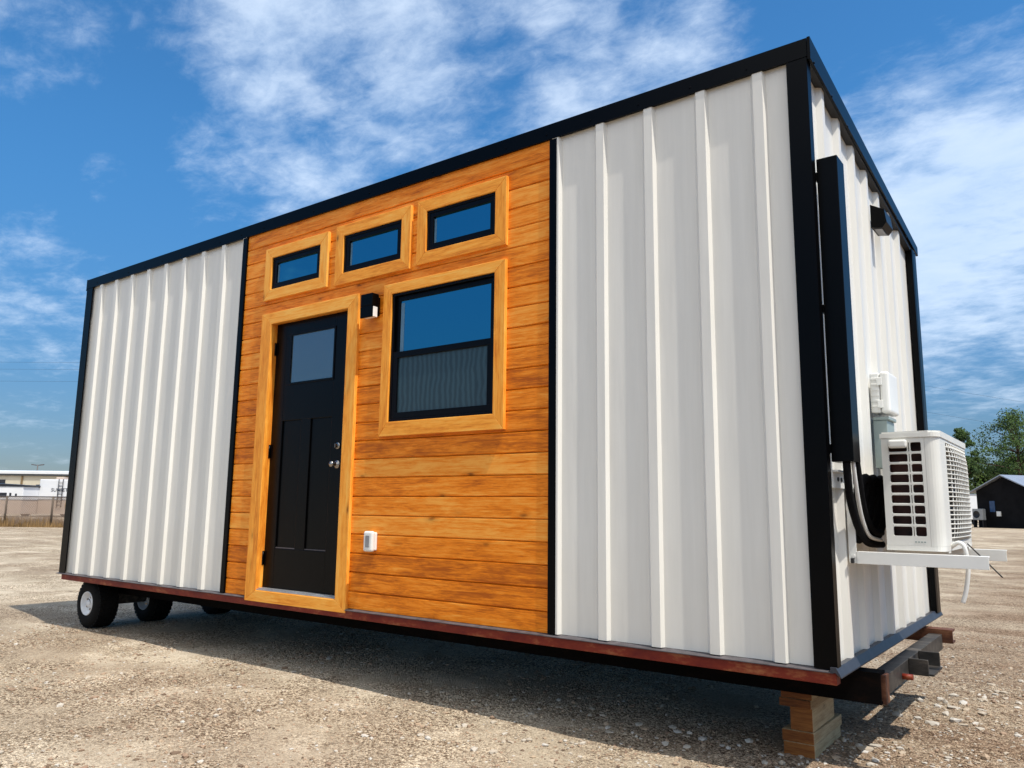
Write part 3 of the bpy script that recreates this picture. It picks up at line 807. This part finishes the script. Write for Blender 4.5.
# ------------------------------------------------------------------ far left: fence, trailers, metal building, lamp
MAT['b_wall'] = plain('cream metal wall', (.58, .53, .42), .5, 0, .4, .06, .6)
MAT['b_roof'] = plain('white metal roof edge', (.72, .74, .76), .4, 0, .5, .04, .6)
MAT['b_gut'] = plain('dark gutter', (.05, .055, .06), .5)
MAT['rv_white'] = plain('white trailer shell', (.74, .75, .77), .35, 0, .5, .04, .8)
MAT['rv_tan'] = plain('tan trailer skirt', (.50, .40, .33), .5, 0, .4, .08, .8)
MAT['rv_dark'] = plain('dark trailer stripe', (.02, .022, .03), .3)
MAT['post'] = plain('weathered fence post', (.10, .075, .055), .8)
MAT['galv'] = plain('galvanised rail', (.11, .10, .10), .6, .3)
def fence_net():
    k = NT('chain link net'); c = k.coord()
    w1 = k.n('ShaderNodeTexWave', wave_type='BANDS', bands_direction='DIAGONAL', inp={'Vector': k.coord((1, 0, 1)), 'Scale': 9.0}).outputs['Fac']
    w2 = k.n('ShaderNodeTexWave', wave_type='BANDS', bands_direction='DIAGONAL', inp={'Vector': k.coord((-1, 0, 1)), 'Scale': 9.0}).outputs['Fac']
    a = k.math('GREATER_THAN', k.math('MAXIMUM', w1, w2), .86)
    k.set(Base_Color=(.30, .22, .17, 1), Roughness=.6, Alpha=a); return k.m
MAT['net'] = fence_net()

def local(p0, ax=RH, fz=FH):
    """frame at p0: along, away, up"""
    return lambda a, b, c: Vector(p0)+ax*a+fz*b+Vector((0, 0, c))
UP = Vector((0, 0, 1))
def lbox(m, L, a0, a1, b0, b1, c0, c1, ax=RH, fz=FH, bev=0.0):
    m.obox(L((a0+a1)/2, (b0+b1)/2, (c0+c1)/2), ax, fz, UP, (a1-a0)/2, (b1-b0)/2, (c1-c0)/2, bev)

# chain link fence, about 37 m away
P = far_point(-30, 37); L = local(P)
t = thing('chain_link_fence', 'long chain link fence with wooden posts in front of the white trailers', 'fence', P)
for k in range(5):
    m = MB(); p = L(-.6+k*2.2, 0, 0); m.cyl(p, p+UP*1.45, .045, n=8); m.build('post', MAT['post'], t)
m = MB(); m.cyl(L(-3, 0, 1.42), L(9.5, 0, 1.42), .025, n=8); m.build('top_rail', MAT['galv'], t)
m = MB(); lbox(m, L, -3, 9.5, .050, .056, .06, 1.40); o = m.build('wire_net', MAT['net'], t)
# dry grass strip along the fence
def dry_grass():
    P = far_point(-60, 37); L = local(P)
    vs, fs = [], []
    for i in range(9000):
        a, b = random.uniform(-2, 12), random.uniform(-.5, 1.6); h = random.uniform(.15, .62)*(1 if b > -.2 else .6)*(.65+.5*mnoise.noise((a*.8, 3, 1))+.25)
        th = random.uniform(0, 3.14); w = .02; d = RH*math.cos(th)+FH*math.sin(th)
        p = L(a, b, -.01); ln = Vector((random.gauss(0, .12), random.gauss(0, .12), 0))*h
        i0 = len(vs); vs += [p-d*w, p+d*w, p+ln+UP*h]; fs.append((i0, i0+1, i0+2))
    me = bpy.data.meshes.new('dry_grass'); me.from_pydata(vs, [], fs)
    me.materials.append(plain('dry straw grass', (.27, .17, .075), .9, 0, .1, .45, 1.5))
    o = bpy.data.objects.new('dry_grass', me); COL.objects.link(o); o['kind'] = 'stuff'
dry_grass()

# fifth wheel trailer seen from behind (right), 62 m
def text_mesh(parent, txt, size, origin, ax, nrm, mat, name='lettering'):
    cu = bpy.data.curves.new('lettering', 'FONT'); cu.body = txt; cu.size = size; cu.extrude = .004; cu.align_x = 'CENTER'
    tmp = bpy.data.objects.new('lettering_curve', cu); COL.objects.link(tmp)
    dg = bpy.context.evaluated_depsgraph_get(); me = bpy.data.meshes.new_from_object(tmp.evaluated_get(dg))
    bpy.data.objects.remove(tmp); me.name = name
    o = bpy.data.objects.new(name, me); COL.objects.link(o); me.materials.clear(); me.materials.append(mat)
    R = Matrix((ax, UP, nrm)).transposed(); me.transform(R.to_4x4())
    o.parent = parent; o.location = Vector(origin)-wo(parent); ORIGIN[o.name] = Vector(origin); return o

P = far_point(35, 62); L = local(P)
t = thing('travel_trailer', 'white box trailer with ladder and dark lettering on its rear, beside the tiny house', 'trailer', P, 'trailers parked behind the fence')
m = MB(); lbox(m, L, 0, 2.75, 0, 8, 1.35, 2.98, bev=.06); m.build('shell', MAT['rv_white'], t)
m = MB(); lbox(m, L, .02, 2.73, .02, 7.9, .25, 1.349); m.build('skirt', MAT['rv_tan'], t)
m = MB(); lbox(m, L, .9, 1.55, .6, 1.6, 2.982, 3.18, bev=.08); m.build('roof_vent', MAT['rv_tan'], t)
m = MB(); lbox(m, L, 1.75, 2.9, 1.2, 2.4, 2.982, 3.22, bev=.09); m.build('roof_unit', MAT['rv_dark'], t)
m = MB()
for a in (1.58, 1.92): m.cyl(L(a, -.08, .75), L(a, -.08, 3.0), .035, n=8)
for c in np.arange(.9, 2.95, .3): m.cyl(L(1.58, -.08, float(c)), L(1.92, -.08, float(c)), .02, n=6)
m.build('ladder', MAT['rv_dark'], t)
text_mesh(t, 'SUNSET', .38, L(1.65, -.012, 2.02), RH, -FH, MAT['rv_dark'])
m = MB(); lbox(m, L, 1.0, 2.3, -.012, -.002, 1.56, 1.61); m.build('stripe', MAT['rv_dark'], t)
m = MB(); lbox(m, L, 2.2, 2.6, -.02, .019, .80, 1.15); m.build('lamp_panel', plain('amber panel', (.38, .24, .06), .5), t)
for b in (3.6, 4.5):
    for a in (.05, 2.5):
        m = MB(); m.cyl(L(a, b, .38), L(a+.22, b, .38), .38, n=20); m.build('wheel', MAT['rubber'], t)

P = far_point(-40, 60); L = local(P)
t = thing('travel_trailer', 'white travel trailer with dark roof edge and small windows at the left edge', 'trailer', P, 'trailers parked behind the fence')
m = MB(); lbox(m, L, -1, 4.55, 0, 2.5, 1.30, 2.35, bev=.06); m.build('shell', MAT['rv_white'], t)
m = MB(); lbox(m, L, -.98, 4.5, .02, 2.45, .25, 1.299); m.build('skirt', MAT['rv_tan'], t)
m = MB(); m.extrude([L(-1.05, -.05, 2.36), L(4.65, -.05, 2.36), L(4.65, -.05, 2.46), L(-1.05, -.05, 2.74)], FH*2.6); m.build('roof', MAT['rv_dark'], t)
for a, w, c0, c1 in ((2.75, .55, 1.5, 1.86), (3.5, .16, 1.62, 1.85), (3.95, .14, 1.6, 1.8)):
    m = MB(); lbox(m, L, a, a+w, -.02, .01, c0, c1, bev=.01); m.build('window', MAT['rv_dark'], t)
for a in (1.0, 1.9):
    m = MB(); m.cyl(L(a, .05, .36), L(a, .28, .36), .36, n=20); m.build('wheel', MAT['rubber'], t)

P = far_point(14, 64); L = local(P)
t = thing('travel_trailer', 'white trailer nose with a dark diagonal stripe and a door, between the other two trailers', 'trailer', P, 'trailers parked behind the fence')
m = MB(); m.extrude([L(0, 0, .5), L(1.65, 0, .5), L(1.65, 0, 2.28), L(.55, 0, 2.42), L(0, 0, 2.42)], FH*5); m.build('shell', MAT['rv_white'], t)
m = MB(); lbox(m, L, .15, .40, -.03, -.002, .8, 2.35); m.build('stripe', MAT['rv_dark'], t)
m = MB(); m.extrude([L(.42, -.03, 2.30), L(.9, -.03, 1.98), L(1.62, -.03, 1.98), L(1.62, -.03, 1.90), L(.86, -.03, 1.90), L(.42, -.03, 2.18)], FH*.028); m.build('stripe', MAT['rv_dark'], t)
m = MB(); lbox(m, L, .80, 1.62, 1.0, 3.5, 2.35, 2.62, bev=.05); m.build('roof_unit', MAT['rv_dark'], t)
m = MB(); lbox(m, L, 1.32, 1.52, -.03, -.002, 1.42, 1.86, bev=.008); m.build('window', MAT['rv_dark'], t)
m = MB(); lbox(m, L, .45, .62, -.03, -.002, 1.45, 1.9, bev=.008); m.build('window', MAT['rv_dark'], t)
m = MB(); m.cyl(L(.7, .05, .36), L(.7, .3, .36), .36, n=20); m.build('wheel', MAT['rubber'], t)

# long metal building, 125 m
P = far_point(-120, 125); L = local(P)
t = thing('metal_building', 'long cream metal building with white roof edge behind the trailers', 'building', P)
m = MB(); lbox(m, L, 0, 48, 0, 25, 0, 5.35); m.build('wall', MAT['b_wall'], t)
m = MB(); m.extrude([L(-.3, -.35, 5.66), L(-.3, 12.5, 6.4), L(-.3, 25.4, 5.66), L(-.3, 25.4, 5.95), L(-.3, 12.5, 6.7), L(-.3, -.35, 5.98)], RH*48.6); m.build('roof', MAT['b_roof'], t)
m = MB(); lbox(m, L, -.2, 48.2, -.3, -.002, 5.36, 5.65); m.build('gutter', MAT['b_gut'], t)
for a in (9.0, 21.8, 29.0, 36.0):
    m = MB(); lbox(m, L, a, a+.22, -.2, -.003, .2, 5.35); m.build('downpipe', plain('brown downpipe', (.20, .13, .06), .5), t)
for a in (14.0, 40.0):
    m = MB(); lbox(m, L, a, a+5.2, -.06, -.002, 3.3, 4.7); m.build('window', MAT['rv_dark'], t)
# lamp post behind it
P = far_point(31.2, 150); L = local(P)
t = thing('street_lamp', 'tall twin arm area light rising above the cream building', 'street lamp', P)
m = MB(); m.cyl(P, P+UP*8.4, .14, .10, n=10); m.build('pole', MAT['galv'], t)
for s in (-1, 1):
    m = MB(); m.cyl(P+UP*8.15, L(s*.45, 0, 8.3), .05, n=8); m.obox(L(s*.75, 0, 8.33), (RH*math.cos(.15)+UP*s*math.sin(.15)), FH, UP, .42, .2, .09, .02); m.build('lamp_head', MAT['galv'], t)

# ------------------------------------------------------------------ far right: trees, dark shed, power lines
MAT['bark'] = plain('pine bark', (.08, .055, .04), .9, 0, .1, .4, 6)
def leaf_mat(name, a, b):
    k = NT(name); at = k.n('ShaderNodeAttribute', attribute_name='tone')
    k.set(Base_Color=k.ramp(at.outputs['Fac'], [(0, a), (1, b)]), Roughness=.7)
    k.b.inputs['Specular IOR Level'].default_value = .2
    return k.m
LEAF = [leaf_mat('dark pine needles', (.018, .040, .012), (.060, .105, .022)), leaf_mat('bright oak leaves', (.035, .075, .012), (.10, .16, .028)), leaf_mat('dull oak leaves', (.022, .045, .014), (.07, .10, .026))]
def tree(name, px, depth, h, spread, label, kind, base=.3, clumps=60, leaves=110, group='trees on the far side of the lot', sparse=1.0, fl=.21):
    P = far_point(px, depth); rnd = random.Random(int(px*13+depth*7))
    t = thing(name, label, 'tree', P, group)
    m = MB(); lean = Vector((rnd.gauss(0, .02), rnd.gauss(0, .02), 0))*h
    trunk = [P-UP*.1]+[P+UP*(h*f)+lean*f+Vector((rnd.gauss(0, .06), rnd.gauss(0, .06), 0)) for f in (.2, .4, .6, .78, .92)]
    r0 = h*.018+.06; m.tube(smooth_pts(trunk, 3), [r0*(1-.85*i/15) for i in range(16)], 8)
    cl = []
    for k in range(clumps):
        f = base+(1-base)*rnd.random()**.85
        ang = rnd.uniform(0, 6.283)
        prof = math.sin(math.pi*min(1, (f-base)/(1-base)*.88+.12))**.6
        rad = spread*prof*math.sqrt(rnd.random())
        c = P+UP*(h*f)+lean*f+Vector((math.cos(ang)*rad, math.sin(ang)*rad, rnd.gauss(0, .2)))
        cl.append((c, rnd.uniform(.55, 1.15)*spread*.27))
        if k % 3 == 0:
            q = P+UP*(h*max(.15, f-.10))+lean*f; m.tube([q, (q+c)/2+UP*.1, c], [r0*.35, r0*.22, r0*.1], 5)
    m.build('trunk', MAT['bark'], t)
    vs, fs, tn = [], [], []
    for c, r in cl:
        tb = rnd.random()
        for _ in range(int(leaves*sparse)):
            d = Vector((rnd.gauss(0, 1), rnd.gauss(0, 1), rnd.gauss(0, .75)))
            p = c+d.normalized()*r*rnd.random()**.45 - P
            a = Vector((rnd.gauss(0, 1), rnd.gauss(0, 1), rnd.gauss(0, 1))).normalized(); b = a.orthogonal().normalized(); s = fl*rnd.uniform(.5, 1.2)
            i0 = len(vs); vs += [p-a*s, p+b*s*.5, p+a*s, p-b*s*.5]; fs.append((i0, i0+1, i0+2, i0+3)); tn.append(min(1, max(0, .6*tb+.4*rnd.random())))
    me = bpy.data.meshes.new('crown'); me.from_pydata(vs, [], fs); me.materials.append(LEAF[kind])
    at = me.attributes.new('tone', 'FLOAT', 'FACE'); at.data.foreach_set('value', tn)
    o = bpy.data.objects.new('crown', me); COL.objects.link(o); o.parent = t; ORIGIN[o.name] = P
    return t
tree('pine_tree', 967, 95, 11.3, 1.9, 'round topped pine standing above the treeline just right of the air conditioner', 0, .52, 46, 120, fl=.15)
tree('pine_tree', 1026, 82, 11.6, 4.2, 'tall open limbed pine at the right edge of the picture', 0, .35, 90, 110, fl=.14)
tree('oak_tree', 955, 98, 5.6, 2.6, 'low bushy tree hidden mostly behind the air conditioner', 2, .1, 50, 60)
tree('oak_tree', 972, 100, 7.2, 3.0, 'bright green bushy tree under the round topped pine', 1, .08, 60, 60)
tree('oak_tree', 988, 99, 7.0, 3.4, 'dull green tree over the left end of the dark shed roof', 2, .08, 70, 60)
tree('oak_tree', 1003, 101, 7.6, 3.6, 'dark green tree directly behind the peak of the dark shed', 0, .08, 70, 60)
tree('oak_tree', 1019, 98, 8.2, 3.6, 'bright green tree behind the dark shed, under the open limbed pine', 1, .08, 70, 60)
tree('oak_tree', 1040, 97, 8.6, 3.8, 'dark tree behind the right end of the dark shed roof', 0, .08, 70, 60)

# dark shed: gable end turned to the left, pale metal roof slope to the right
MAT['shed'] = plain('black stained boards', (.008, .008, .009), .8, 0, .1, .4, 1.0)
MAT['shedroof'] = plain('pale metal roofing', (.36, .39, .44), .35, .4, .5, .08, .7)
th = math.radians(68); sA = RH*math.cos(th)-FH*math.sin(th); sB = RH*math.sin(th)+FH*math.cos(th)   # sA along gable, sB along ridge
P = far_point(979, 66); L = local(P, sA, sB)
t = thing('dark_shed', 'black gabled shed with a pale metal roof at the far right', 'shed', P)
gw = 5.0; ez, az = 3.15, 4.25
m = MB(); m.extrude([L(0, 0, 0), L(gw, 0, 0), L(gw, 0, ez-.1), L(gw/2, 0, az-.12), L(0, 0, ez-.1)], sB*9); m.build('wall', MAT['shed'], t)
m = MB(); m.extrude([L(-.4, -.4, ez-.28), L(gw/2, -.4, az), L(gw+.4, -.4, ez-.28), L(gw+.4, -.4, ez-.20), L(gw/2, -.4, az+.09), L(-.4, -.4, ez-.20)], sB*9.8); m.build('roof', MAT['shedroof'], t)
m = MB(); lbox(m, L, 1.15, 1.6, -.05, -.002, 1.3, 2.2, sA, sB); m.build('window', plain('blue tinted window', (.03, .07, .16), .2), t)
m = MB(); lbox(m, L, 1.75, 2.1, -.12, -.002, .95, 1.35, sA, sB, .02); m.build('meter_box', MAT['white'], t)
P2 = L(.05, -.75, 0); L2 = local(P2, sA, sB)
t = thing('air_conditioner', 'small grey outdoor unit standing against the dark shed', 'air conditioner', P2)
m = MB(); lbox(m, L2, 0, .95, 0, .4, .62, 1.55, sA, sB, .04); m.build('case', plain('pale grey case', (.30, .31, .31), .5), t)
m = MB(); m.lathe(L2(.38, -.003, 1.08), -sB, [(0, .001), (0, .30), (.02, .30), (.025, .27), (.01, .25), (.01, .001)], 24); m.build('fan_grille', MAT['dark'], t)
m = MB(); lbox(m, L2, .02, .10, .02, .38, 0, .619, sA, sB); lbox(m, L2, .85, .93, .02, .38, 0, .619, sA, sB); m.build('stand', MAT['dark'], t)
P3 = far_point(971, 78); L3 = local(P3)
t = thing('storage_trailer', 'white storage trailer peeking out between the air conditioner and the dark shed', 'trailer', P3)
m = MB(); lbox(m, L3, -1.6, 1.0, 0, 5, .55, 3.0, bev=.05); m.build('shell', MAT['rv_white'], t)
m = MB(); lbox(m, L3, -1.65, 1.05, -.05, 5.05, 3.0, 3.1, bev=.02); m.build('roof', MAT['shedroof'], t)
for a in (-1.2, .6):
    m = MB(); m.cyl(L3(a, .5, .36), L3(a+.2, .5, .36), .36, n=18); m.build('wheel', MAT['rubber'], t)

# power lines
def line(px0, y0, px1, y1, depth, label, sag=.6, group=None):
    def at(px, y):
        d = AX_F+AX_R*((px-512)/F_PX)-AX_U*((y-384)/F_PX); return CAM+d*depth
    a, b = at(px0, y0), at(px1, y1); n = 24
    m = MB(); m.tube([a.lerp(b, i/n)-UP*sag*4*(i/n)*(1-i/n) for i in range(n+1)], .011, 5)
    tag(m.build('power_line', MAT['dark']), label, 'power line', group)
g = 'overhead wires'
line(-150, 360, 240, 362, 110, 'uppermost of the thin overhead wires left of the tiny house', .2, g)
line(-150, 367, 240, 369, 110, 'middle one of the thin overhead wires left of the tiny house', .2, g)
line(-150, 379, 240, 381, 110, 'lowest of the thin overhead wires left of the tiny house', .2, g)
line(850, 372, 1180, 424, 110, 'upper thin overhead wire right of the tiny house', .4, g)
line(850, 398, 1180, 450, 110, 'lower thin overhead wire right of the tiny house', .4, g)

# ------------------------------------------------------------------ light
SUN = Vector((.53, -.088, 1.0)).normalized()
sd = bpy.data.lights.new('sun', 'SUN'); sd.energy = 2.95; sd.angle = math.radians(.53); sd.color = (1.0, .945, .86)
so = bpy.data.objects.new('sun', sd); COL.objects.link(so); so.rotation_euler = SUN.to_track_quat('Z', 'Y').to_euler(); so.location = (0, 0, 30)

w = bpy.data.worlds.new('World'); scene.world = w; w.use_nodes = True
nt = w.node_tree; nd, lk = nt.nodes, nt.links
bg = nd['Background']
def N(typ, **kw):
    x = nd.new(typ)
    for k, v in kw.items():
        if k == 'inp':
            for a, b in v.items():
                if hasattr(b, 'is_output'): lk.new(b, x.inputs[a])
                else: x.inputs[a].default_value = b
        else: setattr(x, k, v)
    return x
def Mth(op, a, b=0.0, clamp=False): return N('ShaderNodeMath', operation=op, use_clamp=clamp, inp={0: a, 1: b}).outputs[0]
sky = N('ShaderNodeTexSky', sky_type='NISHITA', sun_disc=False)
sky.sun_elevation = math.asin(SUN.z); sky.sun_rotation = math.atan2(SUN.x, SUN.y)
sky.air_density = 1.0; sky.dust_density = .6; sky.ozone_density = 3.0; sky.altitude = 100
hs = N('ShaderNodeHueSaturation', inp={'Saturation': 1.22, 'Value': 1.0, 'Color': sky.outputs[0]})
tc = N('ShaderNodeTexCoord'); dirv = N('ShaderNodeVectorMath', operation='NORMALIZE', inp={0: tc.outputs['Generated']}).outputs[0]
sep = N('ShaderNodeSeparateXYZ', inp={0: dirv})
den = Mth('ADD', Mth('MAXIMUM', sep.outputs[2], 0.0), .16)
plane = N('ShaderNodeCombineXYZ', inp={0: Mth('DIVIDE', sep.outputs[0], den), 1: Mth('DIVIDE', sep.outputs[1], den), 2: 0.0}).outputs[0]
def wn(scale, detail, rough, dist, vec=None, stretch=(1, 1, 1), rot=0.0):
    mp = N('ShaderNodeMapping', inp={'Vector': vec or plane, 'Scale': stretch, 'Rotation': (0, 0, rot)})
    return N('ShaderNodeTexNoise', inp={'Vector': mp.outputs[0], 'Scale': scale, 'Detail': detail, 'Roughness': rough, 'Distortion': dist}).outputs['Fac']
def pixdir(px, py): return (AX_F+AX_R*((px-512)/F_PX)-AX_U*((py-384)/F_PX)).normalized()
def blob(px, py, r_in, r_out, amt):
    d = pixdir(px, py)
    dt = N('ShaderNodeVectorMath', operation='DOT_PRODUCT', inp={0: dirv, 1: tuple(d)}).outputs['Value']
    mr = N('ShaderNodeMapRange', interpolation_type='SMOOTHSTEP', inp={0: dt, 1: math.cos(math.radians(r_out)), 2: math.cos(math.radians(r_in)), 3: 0.0, 4: amt})
    return mr.outputs[0]
def vblob(d, r_in, r_out, amt):
    dt = N('ShaderNodeVectorMath', operation='DOT_PRODUCT', inp={0: dirv, 1: tuple(d.normalized())}).outputs['Value']
    return N('ShaderNodeMapRange', interpolation_type='SMOOTHSTEP', inp={0: dt, 1: math.cos(math.radians(r_out)), 2: math.cos(math.radians(r_in)), 3: 0.0, 4: amt}).outputs[0]
blobs = [blob(200, 20, 2, 10, .13), blob(340, 40, 2, 12, .20), blob(480, 80, 2, 12, .16), blob(620, 55, 2, 11, .15), blob(740, 20, 2, 8, .10), blob(235, 180, .5, 6, .17), blob(330, 200, .5, 5, .17), blob(15, 30, .5, 6, .20),
         blob(930, 160, 2, 12, .24), blob(965, 265, 2, 12, .21), blob(105, 172, .2, 2.4, .18), blob(40, 290, 1, 7, .10), blob(30, 400, 4, 15, .12), blob(980, 390, 3, 10, .09),
         vblob(Vector((-.78, -.60, .30)), 1, 9, .11)]
tot = blobs[0]
for b in blobs[1:]: tot = Mth('ADD', tot, b)
n1 = wn(2.2, 9, .60, .3, None, (1.0, 1.0, 1), 0.5)
n2 = wn(6.0, 7, .60, .25, None, (1.0, 1.3, 1), -.3)
n3 = wn(15.0, 6, .68, .4, None, (1.0, 1.5, 1), .7)
fb = Mth('ADD', Mth('ADD', Mth('MULTIPLY', n1, .48), Mth('MULTIPLY', n2, .32)), Mth('MULTIPLY', n3, .20))
# unseen bright cloud, added behind the camera to fill the front wall
bk = N('ShaderNodeVectorMath', operation='DOT_PRODUCT', inp={0: dirv, 1: tuple(Vector((.25, -.52, .82)).normalized())}).outputs['Value']
fill_bank = N('ShaderNodeMapRange', interpolation_type='SMOOTHSTEP', inp={0: bk, 1: .62, 2: .86, 3: 0.0, 4: .50}).outputs[0]
tot = Mth('ADD', tot, fill_bank)
cov = N('ShaderNodeMapRange', interpolation_type='SMOOTHSTEP', inp={0: Mth('ADD', fb, tot), 1: .62, 2: .93, 3: 0.0, 4: .72}).outputs[0]
hz = N('ShaderNodeMapRange', interpolation_type='SMOOTHSTEP', inp={0: sep.outputs[2], 1: -.02, 2: .10, 3: 0.0, 4: 1.0}).outputs[0]
cov = Mth('MULTIPLY', cov, hz)
ccol = N('ShaderNodeMix', data_type='RGBA', inp={0: n2}); ccol.inputs[6].default_value = (4.3, 5.7, 7.6, 1); ccol.inputs[7].default_value = (7.0, 7.8, 8.8, 1)
tf = N('ShaderNodeMapRange', interpolation_type='SMOOTHSTEP', inp={0: sep.outputs[2], 1: -.05, 2: .45, 3: 0.0, 4: 1.0}).outputs[0]
tint = N('ShaderNodeMix', data_type='RGBA', inp={0: tf}); tint.inputs[6].default_value = (.34, .365, .48, 1); tint.inputs[7].default_value = (.72, 1.10, 1.18, 1)
skyc = N('ShaderNodeMix', data_type='RGBA', blend_type='MULTIPLY', inp={0: 1.0, 6: hs.outputs[0], 7: tint.outputs[2]})
bcol = N('ShaderNodeMix', data_type='RGBA', inp={0: Mth('MULTIPLY', fill_bank, 2.0, True), 6: ccol.outputs[2]}); bcol.inputs[7].default_value = (13.0, 12.6, 11.6, 1)
mx = N('ShaderNodeMix', data_type='RGBA', inp={0: cov, 6: skyc.outputs[2], 7: bcol.outputs[2]})
lk.new(mx.outputs[2], bg.inputs['Color']); bg.inputs['Strength'].default_value = .09

scene.view_settings.view_transform = 'Standard'; scene.view_settings.look = 'None'
scene.view_settings.exposure = .70; scene.view_settings.gamma = 1.0; scene.view_settings.use_curve_mapping = False
scene.render.engine = 'CYCLES'
scene.cycles.max_bounces = 8
